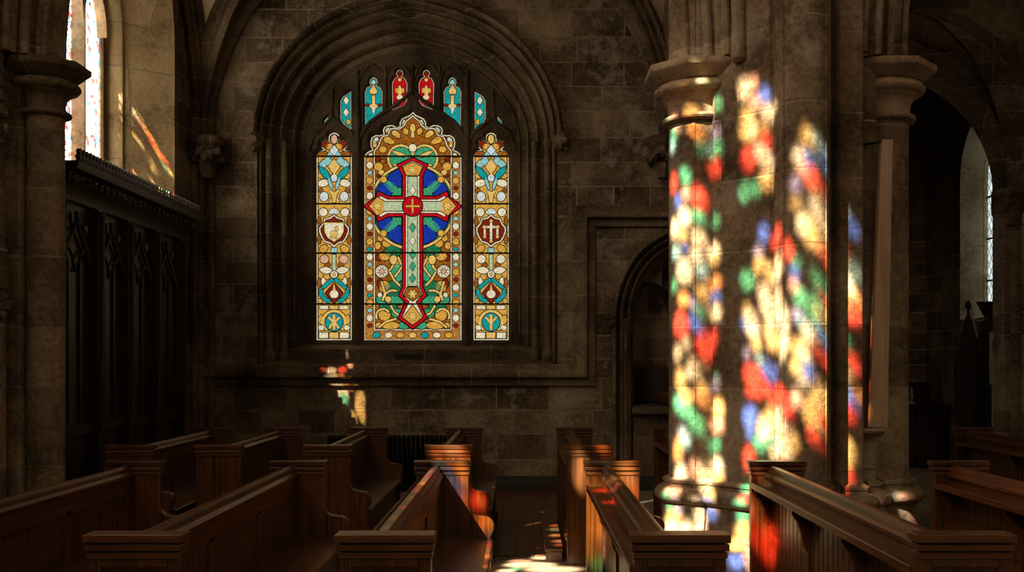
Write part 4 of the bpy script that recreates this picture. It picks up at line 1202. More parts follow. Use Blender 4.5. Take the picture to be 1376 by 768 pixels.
# head ornament
pc += [(6, ell(CX, 172, 3.6, 5.5, 14), 'gold', .8), (6, [(CX - 1.5, 176), (CX + 1.5, 176), (CX + 2.6, 185), (CX - 2.6, 185)], 'gold', .7)]
for a, l in ((-62, 17), (-38, 22), (-16, 27), (16, 27), (38, 22), (62, 17)):
    t = math.radians(a)
    x, y = CX + 26 * math.sin(t) * 1.05, 203 - 28 * math.cos(t) * .8
    pc.append((6, leaf(x, y, x + 13 * math.sin(t), y - 10 * math.cos(t), 7), 'amber', .8))
for sx in (-1, 1):
    for (dx, y, r, c) in ((40, 201, 5, 'amber'), (46, 224, 6, 'amber'), (42, 232, 4, 'gold'), (47, 214, 3, 'darkred'), (40, 217, 3.5, 'brown'), (34, 188, 5, 'amber'), (24, 179, 4, 'gold'), (38, 241, 4.5, 'pink'), (46, 247, 4, 'amber'), (45, 236, 3, 'darkred')):
        pc.append((6, ell(CX + sx * dx, y, r, r * .9, 10), c, .8))
# twin gold rings with green
for sx in (-1, 1):
    cx_ = CX + sx * 16
    pc += [(7, ell(cx_, 213, 18.5, 19), 'gold', .9), (8, ell(cx_, 213, 14.5, 15), 'green', .8), (9, leaf(CX + sx * 6, 212, CX + sx * 28, 203, 5), 'gold', .7), (9, leaf(CX + sx * 10, 222, CX + sx * 27, 222, 4), 'gold', .6)]
pc += [(10, ell(CX, 199, 5.2), 'white', .9)]
# great ring with blue and green quarters
RC = (CX - .5, 277.5)
ring = [p for p in ell(RC[0], RC[1], 58, 58, 72)]
ringp = [(min(605, max(504.5, x)), y) for x, y in ring]
pc += [(11, ringp, 'gold', .9)]
rin = [(min(604.5, max(505, x)), y) for x, y in ell(RC[0], RC[1], 54, 54, 72)]
pc += [(12, rin, 'dgreen', .8)]
for sx in (-1, 1):
    for sy in (-1, 1):
        A = [(RC[0] + sx * 15, RC[1] + sy * 26), (RC[0] + sx * 15, RC[1] + sy * 50), (RC[0] + sx * 22, RC[1] + sy * 48.5), (RC[0] + sx * 30, RC[1] + sy * 43), (RC[0] + sx * 33, RC[1] + sy * 37), (RC[0] + sx * 25, RC[1] + sy * 27)]
        B = [(RC[0] + sx * 28, RC[1] + sy * 15), (RC[0] + sx * 49, RC[1] + sy * 15), (RC[0] + sx * 46, RC[1] + sy * 25), (RC[0] + sx * 40, RC[1] + sy * 33), (RC[0] + sx * 36, RC[1] + sy * 33), (RC[0] + sx * 28, RC[1] + sy * 24)]
        pc += [(13, A, 'blue', 1.0), (13, B, 'blue', 1.0), (13, leaf(RC[0] + sx * 15, RC[1] + sy * 15, RC[0] + sx * 40, RC[1] + sy * 36, 11), 'green', .9)]
        pc.append((13, [(RC[0] + sx * 15, RC[1] + sy * 15), (RC[0] + sx * 27, RC[1] + sy * 15), (RC[0] + sx * 24, RC[1] + sy * 24), (RC[0] + sx * 15, RC[1] + sy * 25)], 'green', .9))
        pc.append((14, ell(RC[0] + sx * 38.5, RC[1] + sy * 36, 4.2), 'amber', .8))
# lower field: foliage, roses, vines
for sx in (-1, 1):
    m2 = lambda pts: [(CX + sx * (x - CX), y) for x, y in pts]
    X = lambda d: CX - d
    for p, c in ((ell(X(27), 338, 11, 9, 14), 'dgreen'), (ell(X(22), 352, 8, 7, 12), 'amber'), (ell(X(20), 366, 9, 12, 14), 'green'), (ell(X(38), 344, 8, 6, 10), 'amber'), (ell(X(24), 388, 15, 11, 16), 'dgreen'), (ell(X(41), 402, 8, 7, 12), 'green'),
                 (ell(X(38), 385, 7, 8, 10), 'amber'), (ell(X(24), 403, 12, 7, 12), 'green'), (ell(X(33), 413, 12, 7, 12), 'dgreen'), (ell(X(20), 421, 9, 6, 12), 'green'), (ell(X(38), 423, 8, 8, 12), 'amber'), (ell(X(30), 437, 12, 5, 12), 'amber'), (ell(X(12), 437, 7, 5, 10), 'green'),
                 (ell(X(47), 330, 4, 5, 10), 'amber'), (ell(X(46), 346, 4, 4, 10), 'darkred'), (ell(X(35), 327, 6, 5, 10), 'amber'), (ell(X(44), 381, 4, 6, 10), 'darkred'), (ell(X(46), 437, 4, 4, 10), 'amber')):
        pc.append((6, m2(p), c, .9))
    for p in (arcp(X(40), 352, 14, -40, 60), [(X(31), 365), (X(25), 376), (X(17), 384)], [(X(42), 378), (X(38), 392), (X(36), 404), (X(31), 408)], arcp(X(26), 404, 14, 180, 290), [(X(46), 440), (X(36), 432), (X(22), 428)], arcp(X(40), 424, 9, 150, 330), [(X(30), 410), (X(24), 420), (X(14), 426)], [(X(20), 345), (X(14), 358), (X(24), 372)]):
        pc.append((8, m2(band(p, 2.6)), 'gold', .8))
    pc += [(9, ell(CX + sx * 41.5, 364.5, 8.4), 'white', 1.0), (10, ell(CX + sx * 41.5, 364.5, 3), 'pink', .7)]
    for k in range(8):
        a = k * PI / 4
        pc.append((10, leaf(CX + sx * 41.5 + 3.5 * math.cos(a), 364.5 + 3.5 * math.sin(a), CX + sx * 41.5 + 7.6 * math.cos(a), 364.5 + 7.6 * math.sin(a), 3.6), 'white', .4))
    pc += [(9, ell(CX + sx * 33, 402, 4), 'gold', .7), (9, ell(CX + sx * 44, 396, 3), 'white', .6), (9, ell(CX + sx * 26, 349, 5, 6), 'gold', .8), (9, ell(CX + sx * 36, 315, 5), 'gold', .8), (9, ell(CX + sx * 43, 320, 4), 'amber', .7)]
# cross
cr = [(CX - 13, 290.5), (CX - 13, 385), (CX - 18.5, 397), (CX - 9, 406), (CX - 19, 427), (CX, 441.5), (CX + 19, 427), (CX + 9, 406), (CX + 18.5, 397), (CX + 13, 385), (CX + 13, 290.5), (587, 290.5), (600.5, 297.5), (603, 290), (620, 277.5), (603, 265), (600.5, 258), (587, 264.5), (CX + 13, 264.5), (CX + 13, 236), (CX + 20, 222), (CX, 212.5), (CX - 20, 222), (CX - 13, 236), (CX - 13, 264.5), (522.5, 264.5), (509, 258), (506.5, 265), (489.8, 277.5), (506.5, 290), (509, 297.5), (522.5, 290.5)]
pc += [(15, cr, 'red', 1.3), (16, grow(cr, -4.2), 'white', .9)]
pc += [(17, [(CX - 6, 238), (CX + 6, 238), (CX + 6, 384), (CX - 6, 384)], 'pale', .9), (17, [(515, 271.5), (594.5, 271.5), (594.5, 283.5), (515, 283.5)], 'pale', .9)]
pc += [(17, [(CX, 219), (CX + 13, 225), (CX + 8, 236), (CX - 8, 236), (CX - 13, 225)], 'amber', .9)]
for sx in (-1, 1):
    pc.append((17, [(CX + sx * 58, 277.5), (CX + sx * 47.5, 265.5), (CX + sx * 38, 271), (CX + sx * 38, 284), (CX + sx * 47.5, 289.5)], 'amber', .9))
pc += [(17, [(CX - 7, 386), (CX + 7, 386), (CX + 12, 396.5), (CX, 404), (CX - 12, 396.5)], 'brown', .9), (17, [(CX, 410), (CX + 12.5, 426.5), (CX, 436), (CX - 12.5, 426.5)], 'amber', .9)]
for (x, y) in ((CX, 229), (CX - 47, 277.5), (CX + 47, 277.5), (CX, 425), (CX, 395)):
    for k in range(6):
        a = k * PI / 3
        pc.append((19, leaf(x, y, x + 6.5 * math.cos(a), y + 6.5 * math.sin(a), 3), 'gold', .35))
for y in (250, 300, 318, 336, 352, 368):
    pc.append((18, [(CX, y), (CX + 4, y + 6), (CX, y + 12), (CX - 4, y + 6)], ('white', 'green')[int(y) % 4 == 0], .6))
pc += [(20, ell(CX, 277.5, 13, 13, 26), 'red', 1.2), (21, [(CX - 1.3, 268), (CX + 1.3, 268), (CX + 1.3, 287), (CX - 1.3, 287)], 'amber', .5), (21, [(CX - 9.5, 276.2), (CX + 9.5, 276.2), (CX + 9.5, 278.8), (CX - 9.5, 278.8)], 'amber', .5)]
glass_panel('centre_light', pc, w1)

sh = [(415 + x / 5.12, 170 + y / 5.12) for x, y in ((54, 207), (58, 185), (72, 170), (105, 160), (90, 145), (84, 122), (92, 101), (112, 93), (130, 98), (141, 111), (136, 90), (140, 62), (155, 48), (174, 42))]
SX = 449.1


def side_light(name, cx, right):
    hd = [(cx - (449.0 - x), y) for x, y in sh]
    out = hd + mirror(hd[:-1][::-1], cx) + [(cx + 23.4, 456.5), (cx - 23.4, 456.5)]
    P = [(0, out, 'white', 0), (1, grow(out, -2.4), 'amber', 1.0)]
    a = lambda *t: P.append(t)
    # head
    a(2, ell(cx, 187, 4, 6, 12), 'gold' if right else 'pink', .9)
    for sx in (-1, 1):
        a(2, ell(cx + sx * 12, 194, 4.5), 'darkred', .8); a(2, ell(cx + sx * 15, 207, 7, 3.5), 'brown', .8); a(2, ell(cx + sx * 6, 197, 5, 4), 'amber', .8)
    kite = lambda x, y, w, h: [(x, y - h), (x + w, y), (x, y + h), (x - w, y)]
    a(3, kite(cx, 202, 6, 7), 'silver', .9)
    for sx in (-1, 1):
        a(3, kite(cx + sx * 8.5, 216, 5.5, 7), 'ltblue', .9)
        a(3, kite(cx + sx * 15, 221, 5.5, 6.5), 'ltblue', .9)
        a(3, kite(cx + sx * 5.5, 208, 4, 4.5), 'ltblue', .7)
        a(4, leaf(cx + sx * 20, 224, cx + sx * 5, 241, 8.5), 'teal', .9)
        a(4, leaf(cx + sx * 8, 238, cx + sx * 2, 256, 4), 'ltblue', .8)
        a(3, ell(cx + sx * 14.5, 246, 7.5, 4.8, 14, sx * .25), 'white', .9)
        a(3, ell(cx + sx * 13.5, 264, 5.6, 6.4, 14), 'silver', .9)
        a(2, ell(cx + sx * 17, 236, 4.5, 4), 'amber', .8)
        a(2, ell(cx + sx * 4, 270, 2.5, 4), 'gold', .7); a(2, ell(cx + sx * 18, 256, 3, 3), 'brown', .7)
    a(3, kite(cx, 224, 8, 11), 'gold', .9)
    a(3, ell(cx, 239, 4.5, 5, 14), 'silver', .9)
    a(3, [(cx - 8, 254), (cx, 258), (cx + 8, 254), (cx + 3, 263), (cx + 2, 272), (cx - 2, 272), (cx - 3, 263)], 'gold', .8)
    # badge
    for sx in (-1, 1):
        a(3, ell(cx + sx * 14.5, 285, 5.5, 5.5, 12), 'white', .9); a(2, ell(cx + sx * 20, 297, 2.5, 6), 'brown', .7); a(2, ell(cx + sx * 14, 334, 6, 4.5, 12, sx * .6), 'amber', .9); a(2, ell(cx + sx * 20, 322, 2.5, 6), 'brown', .7)
    for k in range(5):
        t = math.radians(-90 + (k - 2) * 35)
        a(4, leaf(cx, 287, cx + 8 * math.cos(t), 287 + 8 * math.sin(t), 4), 'silver', .6)
    bh = [(cx, 288), (cx - 5, 292), (cx - 13, 294), (cx - 15, 300), (cx - 20, 306), (cx - 20, 311), (cx - 17, 319), (cx - 13, 325), (cx - 6, 327), (cx, 332)]
    badge = bh + mirror(bh[1:-1][::-1], cx)
    a(5, badge, 'white', 1.0); a(6, grow(badge, -2.6), 'darkred', .8)
    if not right:
        shd = [(cx - 13, 299), (cx + 13, 299), (cx + 13, 311), (cx + 9, 319), (cx, 325), (cx - 9, 319), (cx - 13, 311)]
        a(7, shd, 'gold', 1.0); a(8, grow(shd, -1.4), 'white', 0)
        a(9, ell(cx, 314, 5, 4, 12), 'gold', .4); a(9, ell(cx + 3.5, 307, 2.6, 3, 10), 'gold', .4); a(9, leaf(cx - 6, 318, cx + 5, 320, 3), 'amber', .3)
    else:
        a(7, [(cx - 1.5, 296), (cx + 1.5, 296), (cx + 1.5, 324), (cx - 1.5, 324)], 'white', .6)
        a(7, [(cx - 10, 303.5), (cx + 10, 303.5), (cx + 10, 306.5), (cx - 10, 306.5)], 'white', .6)
        for sx in (-1, 1):
            a(7, [(cx + sx * 8.5 - 1.3, 304), (cx + sx * 8.5 + 1.3, 304), (cx + sx * 8.5 + 1.3, 318), (cx + sx * 8.5 - 1.3, 318)], 'white', .5)
            a(8, ell(cx + sx * 9, 305, 2.2), 'gold', .4); a(8, ell(cx + sx * 8.5, 318, 2.0), 'gold', .4)
        a(8, ell(cx, 297, 2.2), 'gold', .4); a(8, ell(cx, 324, 2), 'gold', .4)
    # flower panel
    a(3, [(cx - 4, 333), (cx + 4, 333), (cx + 4, 339), (cx - 4, 339)], 'ltblue', .7)
    a(3, [(cx - 2.2, 342), (cx + 2.2, 342), (cx + 2.2, 363), (cx - 2.2, 363)], 'pale', .8)
    for sx in (-1, 1):
        a(3, ell(cx + sx * 13, 348, 5.8, 5.6, 14), 'pink' if not right else 'white', .9)
        a(3, leaf(cx + sx * 2, 364, cx + sx * 20, 362, 9), 'white', .9)
        a(2, ell(cx + sx * 9, 356, 4, 3.5), 'brown', .7); a(2, ell(cx + sx * 10, 371, 4, 4), 'amber', .8)
        a(3, leaf(cx + sx * 15, 372, cx + sx * 13, 386, 6), 'white', .8)
        a(4, band([(cx + sx * 1, 375), (cx + sx * 8, 380), (cx + sx * 16, 387)], 4.2), 'teal', .8)
        a(4, band([(cx + sx * 18, 389), (cx + sx * 17, 396), (cx + sx * 12, 402), (cx + sx * 6, 405)], 5), 'teal', .8)
        a(2, ell(cx + sx * 20, 380, 2.4, 7), 'brown', .7); a(2, ell(cx + sx * 19, 404, 3, 3), 'amber', .7)
    a(4, ell(cx, 368.5, 4.6), 'white', .9); a(5, ell(cx, 368.5, 2), 'gold', .5)
    a(3, kite(cx, 394, 12, 14), 'darkred', .9)
    a(4, ell(cx, 395, 6, 5.5, 14), 'white', .9); a(4, [(cx - 2, 390), (cx, 380), (cx + 2, 390)], 'gold', .6)
    # bottom roundel
    for k in range(3):
        a(3, [(cx - 19 + k * 13.3, 410.5), (cx - 8 + k * 13.3, 410.5), (cx - 8 + k * 13.3, 415), (cx - 19 + k * 13.3, 415)], ('white', 'gold', 'white')[k], .7)
    a(3, arcp(cx, 433, 17, 180, 360, 20) + [(cx + 17, 443), (cx - 17, 443)], 'gold', .9)
    a(4, ell(cx, 432.5, 11.8, 12), 'teal', 1.0)
    a(5, [(cx - 1.8, 422), (cx + 1.8, 422), (cx + 1.8, 443), (cx - 1.8, 443)], 'gold', .5)
    for sx in (-1, 1):
        a(5, band([(cx + sx * 1, 433), (cx + sx * 5, 428), (cx + sx * 8, 426)], 3), 'gold', .5)
        if not right: a(5, band([(cx + sx * 1, 433), (cx + sx * 5, 438), (cx + sx * 6, 441)], 3), 'gold', .5)
        a(3, ell(cx + sx * 18, 429, 3.4, 6, 12), 'amber', .8); a(4, ell(cx + sx * 17, 440, 4, 3.4, 12), 'white', .7)
    for k in range(3):
        a(3, [(cx - 20 + k * 13.8, 446.5), (cx - 8 + k * 13.8, 446.5), (cx - 8 + k * 13.8, 454), (cx - 20 + k * 13.8, 454)], ('white', 'gold', 'white')[k], .9)
    glass_panel(name, P, w1)
    return out


sl_out = side_light('side_light', 449.1, False)
sr_out = side_light('side_light', 659.9, True)
red_o = c1([(490, 260), (488, 122), (500, 97), (517, 90), (508, 74), (514, 60), (527, 53), (540, 61), (544, 76), (536, 90), (552, 97), (565, 122), (563, 215), (545, 238)])
teal_o = c1([(350, 345), (348, 167), (358, 145), (380, 136), (372, 117), (378, 101), (393, 92), (407, 101), (412, 118), (405, 136), (425, 145), (436, 167), (434, 285), (415, 302)])
end_o = c1([(276, 165), (276, 360), (235, 330), (222, 305), (222, 215), (234, 193)])
tiny_o = c1([(160, 293), (156, 318), (134, 344), (141, 314)])
holes = [centre_out, sl_out, sr_out]
MX = 555.0
for name, o_, kind in (('red_tracery_light', red_o, 'r'), ('teal_tracery_light', teal_o, 't'), ('end_tracery_light', end_o, 'e'), ('corner_tracery_light', tiny_o, 's')):
    for mir in (False, True):
        f = (lambda p: mirror(p, MX)) if mir else (lambda p: p)
        o = f(o_)
        holes.append(o)
        P = [(0, o, 'white', 0)]
        if kind != 's':
            P.append((1, grow(o, -1.4), {'r': 'red', 't': 'teal', 'e': 'teal'}[kind], .7))
        else:
            P.append((1, grow(o, -1.0), 'teal', .4))
        A = lambda layer, pts, c, l=.7: P.append((layer, f(c1(pts)), c, l))
        if kind == 'r':
            A(2, ell(527, 105, 9), 'gold'); A(2, ell(527, 170, 9, 38, 16), 'gold'); A(2, ell(512, 160, 9, 14, 12), 'amber'); A(2, ell(542, 160, 9, 14, 12), 'amber'); A(2, ell(527, 195, 16, 12, 14), 'white'); A(2, ell(510, 230, 12, 14), 'darkred'); A(3, ell(527, 70, 8), 'darkred')
        if kind == 't':
            A(2, ell(392, 118, 12), 'ltblue'); A(2, [(392, 130), (412, 165), (405, 178), (378, 178), (370, 165)], 'gold'); A(2, [(384, 185), (400, 185), (400, 230), (384, 230)], 'gold'); A(2, ell(392, 240, 22, 12, 14), 'gold'); A(2, [(392, 205), (404, 245), (392, 285), (380, 245)], 'white'); A(2, ell(360, 235, 9, 6), 'darkred'); A(2, ell(424, 235, 9, 6), 'darkred')
        if kind == 'e':
            A(2, [(250, 190), (265, 212), (250, 234), (236, 212)], 'white'); A(2, [(250, 250), (265, 272), (250, 295), (236, 272)], 'white'); A(2, ell(262, 322, 10, 14), 'amber')
        glass_panel(name, P, w1)
# stone tracery plate with the openings
bm = bmesh.new()
Yf = YB + .50


def loop3(pts, Y):
    return [bm.verts.new((x, Y, z)) for x, z in pts]


def edges_of(vsx):
    es = []
    for i in range(len(vsx)):
        es.append(bm.edges.new((vsx[i - 1], vsx[i])))
    return es


outer = arch_curve(WCX, 1.5, WZS, 1.31, 1.75, 50, .025)
E = edges_of(loop3(outer, Yf))
rev = []
for h in holes:
    g = [G_(*p) for p in grow(h, 4.0 if len(h) > 16 else 2.2)]
    e2 = [G_(*p) for p in grow(h, .3)]
    a = loop3(g, Yf); E += edges_of(a)
    b = [bm.verts.new((x, Yg - .02, z)) for x, z in e2]
    c = [bm.verts.new((x, Yg + .05, z)) for x, z in e2]
    rev.append((a, b)); rev.append((b, c))
bmesh.ops.triangle_fill(bm, use_beauty=True, use_dissolve=False, edges=E)
for a, b in rev:
    for i in range(len(a)):
        try:
            bm.faces.new((a[i - 1], a[i], b[i], b[i - 1]))
        except ValueError:
            pass
bmesh.ops.recalc_face_normals(bm, faces=bm.faces)
me = bpy.data.meshes.new('tracery')
bm.to_mesh(me); bm.free()
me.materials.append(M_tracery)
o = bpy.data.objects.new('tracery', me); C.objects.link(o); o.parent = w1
# moulded mullions and ogee bars
q = MB()
g3 = lambda px, py, dy=0: (G_(px, py)[0], Yf + dy, G_(px, py)[1])
for px in (481.5, 628):
    q.tube([g3(px, 462), g3(px, 300), g3(px, 150)], .045, 8)
    q.tube([g3(px, 160), g3(px, 97)], .03, 8)
for sx in (1, -1):
    m_ = lambda d, y: g3(MX - sx * d, y)
    q.tube([m_(73, 200), m_(68, 180), m_(56, 165), m_(42, 155), m_(26, 145), m_(12, 135), m_(3, 124), m_(0, 112)], .028, 8)
    q.tube([m_(0, 130), m_(0, 90)], .028, 8)
    q.tube([m_(36, 150), m_(36, 90)], .024, 8)
    q.tube([m_(73, 205), m_(80, 180), m_(94, 170), m_(106, 160), m_(108, 150)], .026, 8)
    q.tube([m_(138, 205), m_(131, 180), m_(118, 170), m_(108, 160), m_(107, 122)], .026, 8)
    q.tube([m_(36, 118), m_(40, 100), m_(48, 92), m_(54, 88), m_(60, 92), m_(69, 102), m_(72, 115)], .02, 8)
    q.tube([m_(1, 112), m_(6, 96), m_(14, 88), m_(20, 86), m_(28, 90), m_(34, 102), m_(36, 112)], .02, 8)
q.build('mullion_mouldings', M_tracery, w1, smooth=50)
q = MB()
for cx_, hw in ((449.1, 24), (554.9, 66), (659.9, 24)):
    for y in ((211, 340, 408.5) if hw > 30 else (211, 274.5, 340.5, 408.5)):
        q.box(g3(cx_ - hw, 0)[0], g3(cx_ + hw, 0)[0], Yg - .065, Yg - .05, g3(0, y + 1.1)[2], g3(0, y - 1.1)[2])
q.build('saddle_bars', M_iron, w1)

# ------------------------------------------------------------------ oak screen on the left wall
scn = empty('oak_screen', (0, 0, 0))
tag(scn, 'tall dark carved oak screen with crested cornice below the side window', 'screen')
SY0, SY1, ST = 8.75, 12.0, 3.62
q = MB()
q.prism([(-4.3, ST - .42), (-4.2, ST - .42), (-4.18, ST - .36), (-4.12, ST - .3), (-4.08, ST - .26), (-4.08, ST - .2), (-4.02, ST - .17), (-4.0, ST - .13), (-4.0, ST - .1), (-4.3, ST - .1)], SY0, SY1 + .06, 'y')
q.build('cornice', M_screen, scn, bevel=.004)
q = MB()
nC = 46
for k in range(nC):
    y = SY0 + (SY1 + .05 - SY0) * (k + .5) / nC
    q.prism([(y - .026, ST - .1), (y + .026, ST - .1), (y + .026, ST - .05), (y + .014, ST - .035), (y + .022, ST - .015), (y + .012, ST + .008), (y, ST + .016), (y - .012, ST + .008), (y - .022, ST - .015), (y - .014, ST - .035), (y - .026, ST - .05)], -4.03, -3.995, 'x')
q.build('cresting', M_screen, scn, smooth=0)
q = MB()
q.box(-4.035, -3.99, SY0, SY1 + .06, ST - .075, ST - .055)
for k in range(24):
    y = SY0 + (SY1 - SY0) * (k + .5) / 24
    q.lump((-4.08, y, ST - .235), .032, k, amp=.5, freq=4)
q.build('carved_band', M_screen, scn, smooth=40)
posts = [SY0, 9.56, 10.3, 11.06, SY1 - .08]
for k, y in enumerate(posts):
    q = MB()
    q.box(-4.3, -4.17, y, y + .08, 0, ST - .42)
    q.lathe(-4.16, y + .04, [(.03, 1.0), (.03, 3.1), (.045, 3.13), (.03, 3.18)], 10)
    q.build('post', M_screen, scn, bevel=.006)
for k in range(4):
    y0, y1 = posts[k] + .08, posts[k + 1]
    ym = (y0 + y1) / 2
    q = MB()
    q.box(-4.3, -4.26, y0, y1, .05, ST - .42)
    q.box(-4.27, -4.21, y0, y1, 1.0, 1.1); q.box(-4.27, -4.21, y0, y1, .05, .25)
    for s in (.33, .66):
        q.box(-4.265, -4.235, y0 + (y1 - y0) * s - .012, y0 + (y1 - y0) * s + .012, 1.1, 2.65)
    for sx in (-1, 1):
        q.tube([(-4.225, ym + sx * (y1 - y0) / 2, 2.55), (-4.225, ym + sx * .26, 2.72), (-4.225, ym + sx * .14, 2.85), (-4.225, ym + sx * .04, 2.97), (-4.225, ym, 3.12)], .022, 8)
        q.tube([(-4.23, ym + sx * .02, 2.55), (-4.23, ym + sx * .08, 2.7), (-4.23, ym + sx * .17, 2.78), (-4.23, ym + sx * .27, 2.68)], .016, 8)
        q.lump((-4.23, ym + sx * .2, 2.98), .05, k, (.4, 1, 1), .4)
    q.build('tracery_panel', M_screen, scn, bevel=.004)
hb = empty('hymn_board', (-4.31, 12.5, 0))
tag(hb, 'narrow dark slatted hymn board hanging on the wall beside the oak screen', 'hymn board')
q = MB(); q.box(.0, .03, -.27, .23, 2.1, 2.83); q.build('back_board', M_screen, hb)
q = MB()
for k in range(6):
    q.box(.03, .045, -.25, .21, 2.15 + .1 * k, 2.17 + .1 * k)
q.build('number_slats', M_wz, hb, bevel=.003)
q = MB()
q.box(.0, .05, -.3, -.26, 2.06, 2.86); q.box(0, .05, .22, .26, 2.06, 2.86); q.box(0, .05, -.3, .26, 2.05, 2.1); q.prism([(-.3, 2.84), (.26, 2.84), (.2, 2.9), (-.02, 2.98), (-.24, 2.9)], 0, .05, 'x')
q.build('frame', M_screen, hb, bevel=.006)

# ------------------------------------------------------------------ radiator below the window
rd = empty('radiator', (W(441, 0, 12.6)[0], 12.55, 0))
tag(rd, 'dark cast iron column radiator against the wall under the window', 'radiator')
for k in range(26):
    q = MB()
    x = .03 + k * .06
    for dy in (-.06, 0.02, .1):
        q.tube([(x, dy, .1), (x, dy, .4), (x, dy, .68)], .017, 8)
    q.tube([(x, -.06, .68), (x, 0, .72), (x, .06, .72), (x, .1, .68)], .022, 8)
    q.tube([(x, -.06, .1), (x, .02, .08), (x, .1, .1)], .02, 8)
    q.box(x - .012, x + .012, -.05, .09, .12, .66)
    q.build('section', M_iron, rd)
q = MB()
for x in (.03, 1.53):
    for dy in (-.06, .1):
        q.box(x - .015, x + .015, dy - .015, dy + .015, 0, .1)
q.tube([(.0, .02, .4), (1.56, .02, .4)], .02, 8); q.tube([(1.56, .02, .12), (1.68, .02, .12), (1.68, .02, 0)], .014, 8)
q.build('pipe', M_iron, rd)

# ------------------------------------------------------------------ pews
END = [(0, 0), (0, .93), (.37, .93), (.37, .72), (.374, .675), (.39, .64), (.415, .622), (.45, .617), (.49, .612), (.52, .6), (.543, .575), (.55, .545), (.545, .51), (.53, .48), (.522, .45), (.522, .12), (.55, .1), (.55, 0)]


def make_pew(L, recess):
    root = empty('pew')
    for y0, outside in ((0, -1), (L - .06, 1)):
        e = MB()
        e.prism(END, y0, y0 + .06, 'y')
        if recess and outside == -1:
            for x0, x1, z0, z1 in ((0, .05, .1, .93), (.32, .37, .64, .93), (.05, .32, .865, .93), (.05, .5, .1, .2)):
                e.box(x0, x1, y0 - .016, y0 + .001, z0, z1)
        eo = e.build('end_panel', M_wz, root, smooth=30, bevel=.005)
        c = MB()
        ya, yb = y0 - (.016 if recess and outside == -1 else 0), y0 + .06
        for z0, z1, o in ((.902, .926, .006), (.926, .934, -.006), (.934, .96, .012), (.96, .967, -.002), (.967, 1.0, .017)):
            c.box(-o, .37 + o, ya - o, yb + o, z0, z1)
        c.build('cap', M_wx, eo, smooth=30, bevel=.007, seg=3)
    yi, ye = .06, L - .06
    b = MB()
    b.box(.135, .15, yi, ye, .08, .9)
    nb = int((ye - yi) / .085)
    wv = (ye - yi) / nb
    for k in range(nb):
        y = yi + k * wv
        b.box(.122, .163, y + .004, y + wv - .004, .1, .79)
    b.box(.108, .177, yi, ye, .775, .9)
    b.box(.108, .177, yi, ye, .06, .16)
    ns = max(2, round(L / .95))
    for k in range(ns + 1):
        y = yi + (ye - yi - .08) * k / ns
        b.box(.108, .177, y, y + .08, .1, .8)
    b.build('backrest', M_wy, root, smooth=0, bevel=.004)
    t = MB()
    t.prism([(.1, .885), (.09, .893), (.09, .912), (.1, .922), (.105, .93), (.11, .955), (.12, .968), (.14, .972), (.16, .968), (.172, .955), (.176, .93), (.186, .922), (.196, .912), (.196, .893), (.186, .885)], yi, ye, 'y')
    t.build('top_rail', M_wy, root, smooth=35)
    s = MB()
    s.prism([(.15, .44), (.16, .47), (.5, .455), (.535, .455), (.545, .445), (.545, .43), (.535, .42), (.16, .425)], yi, ye, 'y')
    s.build('seat', M_wy, root, smooth=30)
    s = MB()
    s.box(.46, .485, yi, ye, .06, .425)
    for k in range(1, ns):
        y = yi + (ye - yi) * k / ns
        s.box(.17, .46, y, y + .035, 0, .425)
    s.build('seat_support', M_wy, root, smooth=0, bevel=.004)
    l = MB()
    l.prism([(-.012, .815), (-.012, .85), (-.006, .856), (.004, .85), (.006, .838), (.11, .832), (.11, .808), (.0, .81)], yi, ye, 'y')
    l.build('book_ledge', M_wy, root, smooth=30)
    for k in range(ns + 1):
        y = yi + .02 + (ye - yi - .08) * k / ns
        br = MB()
        br.prism([(.11, .81), (.012, .81), (.015, .78), (.05, .73), (.075, .66), (.09, .58), (.11, .55)], y, y + .04, 'y')
        br.build('bracket', M_wz, root, smooth=30, bevel=.003)
    return root


pA = make_pew(2.91, True)
pB = make_pew(2.25, False)
pS = make_pew(1.25, False)
used = set()
spots = [
    (pA, -2.905, 3.93, 'dark oak pew at the far left edge in the nearer row'),
    (pA, -1.752, 3.93, 'dark oak pew with panelled near end, second from left in the nearer row'),
    (pA, -.736, 3.93, 'oak pew in the nearer row on the left side of the central gangway'),
    (pA, .46, 3.93, 'oak pew in the nearer row on the right side of the central gangway'),
    (pA, 1.615, 3.93, 'long oak pew directly in front of the great pillar'),
    (pA, 2.895, 3.93, 'oak pew right of the great pillar in the nearer row, running out of frame'),
    (pB, -3.45, 8.07, 'shadowed oak pew nearest the oak screen in the farther row'),
    (pB, -2.71, 8.07, 'shadowed oak pew second from the oak screen in the farther row'),
    (pB, -1.80, 8.07, 'oak pew in front of the radiator in the farther row'),
    (pB, -.79, 8.07, 'oak pew with orange lit end, farther row, left side of the central gangway'),
    (pB, .385, 8.07, 'oak pew with orange lit end, farther row, right side of the central gangway'),
    (pS, 1.41, 9.07, 'short oak pew half hidden behind the great pillar near the niche'),
    (pB, 4.62, 8.07, 'dark oak pew in the far aisle below the chapel lectern'),
]
for proto, x, y, lab in spots:
    if proto.name in used:
        o = copy_tree(proto)
    else:
        o = proto
        used.add(proto.name)
    o.location = (x, y, 0)
    tag(o, lab, 'pew', 'oak pews')
kn = empty('kneeler', (.2, 8.2, 0))
tag(kn, 'low wooden kneeling board on the floor beside the lit central pew', 'kneeler')
q = MB(); q.box(0, .16, 0, 2.0, .085, .115); q.build('board', M_wy, kn, bevel=.006)
for y in (.0, .95, 1.94):
    q = MB(); q.box(.01, .15, y, y + .05, 0, .086); q.build('foot', M_wz, kn, bevel=.004)

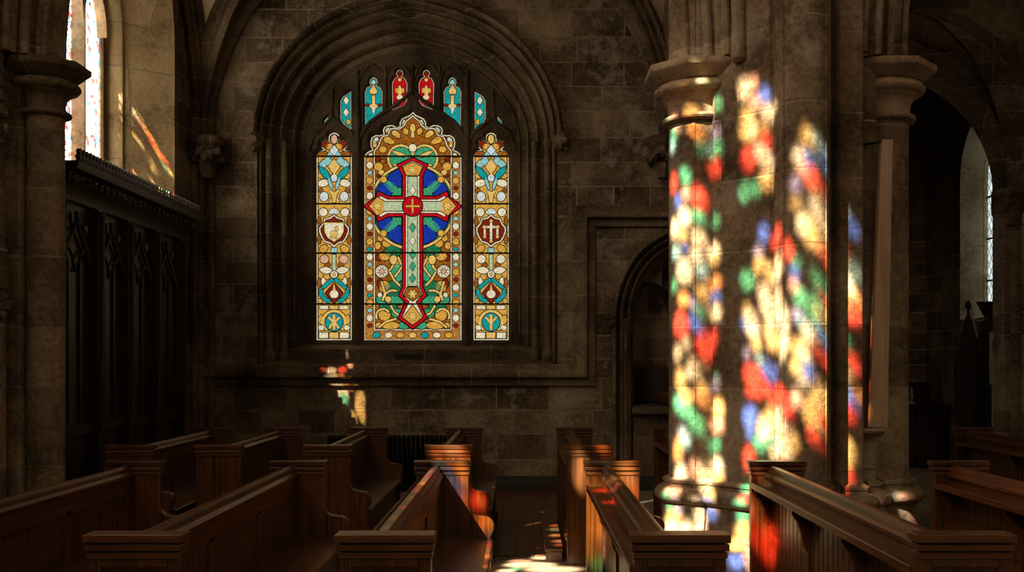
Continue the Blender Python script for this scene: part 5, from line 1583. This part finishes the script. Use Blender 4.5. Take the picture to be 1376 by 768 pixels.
# ------------------------------------------------------------------ timber leaning on the pillar
pk = empty('timber_plank', (0, 0, 0))
tag(pk, 'pale bare timber plank leaning upright against the great pillar', 'plank')
q = MB()
PYk = 7.42
tx0, tz = W(1185, 187, PYk); tx1, _ = W(1200, 187, PYk)
bx0, bz = W(1166, 574, PYk); bx1, _ = W(1191, 574, PYk)
q.loft([[(bx0, PYk - .03, bz), (bx1, PYk - .03, bz), (bx1, PYk + .04, bz), (bx0, PYk + .04, bz)], [(tx0, PYk, tz), (tx1, PYk, tz), (tx1, PYk + .06, tz), (tx0, PYk + .06, tz)]])
q.build('plank', M_plank, pk, smooth=0, bevel=.004)
q = MB()
ax, az = W(1158, 194, 7.5)
q.tube([(ax, 7.52, az), ((tx0 + ax) / 2, 7.47, (az + tz) / 2 - .01), (tx0 + .02, PYk + .01, tz - .01)], .009, 8)
q.lump((ax, 7.52, az), .035, 2, (.8, .8, 1), .3)
q.build('iron_hook', M_iron, pk)
q = MB()
q.prism([(7.37, bz - .005), (7.6, bz - .005), (7.6, bz - .09), (7.45, bz - .07), (7.38, bz - .04)], bx0 - .13, bx1 - .02, 'x')
q.build('stone_ledge', M_pier, pillar, bevel=.015)

# ------------------------------------------------------------------ light, sky, camera
sun = bpy.data.lights.new('sun', 'SUN')
sun.energy = 46
sun.angle = math.radians(.3)
sun.color = (1, .9, .74)
so = bpy.data.objects.new('sun', sun)
so.rotation_euler = Vector(S).to_track_quat('-Z', 'Y').to_euler()
so.location = (-12, -10, 14)
C.objects.link(so)
wd = bpy.data.worlds.new('sky')
bpy.context.scene.world = wd
wd.use_nodes = True
wd.node_tree.nodes['Background'].inputs[0].default_value = (.6, .7, .8, 1)
wd.node_tree.nodes['Background'].inputs[1].default_value = .05
cam = bpy.data.cameras.new('camera')
cam.sensor_width = 36
cam.lens = F / 1376 * 36
cam.shift_x = (688 - VX) / 1376
cam.shift_y = (VY - 384) / 1376
cam.clip_end = 200
co = bpy.data.objects.new('camera', cam)
co.location = (0, 0, H)
co.rotation_euler = (PI / 2, 0, 0)
C.objects.link(co)
scn_ = bpy.context.scene
scn_.camera = co
scn_.view_settings.view_transform = 'Standard'
scn_.view_settings.look = 'None'
scn_.view_settings.gamma = 1
scn_.view_settings.use_curve_mapping = False
scn_.view_settings.exposure = 0
scn_.cycles.use_denoising = True
scn_.cycles.max_bounces = 6
scn_.cycles.diffuse_bounces = 4
scn_.cycles.sample_clamp_indirect = 4
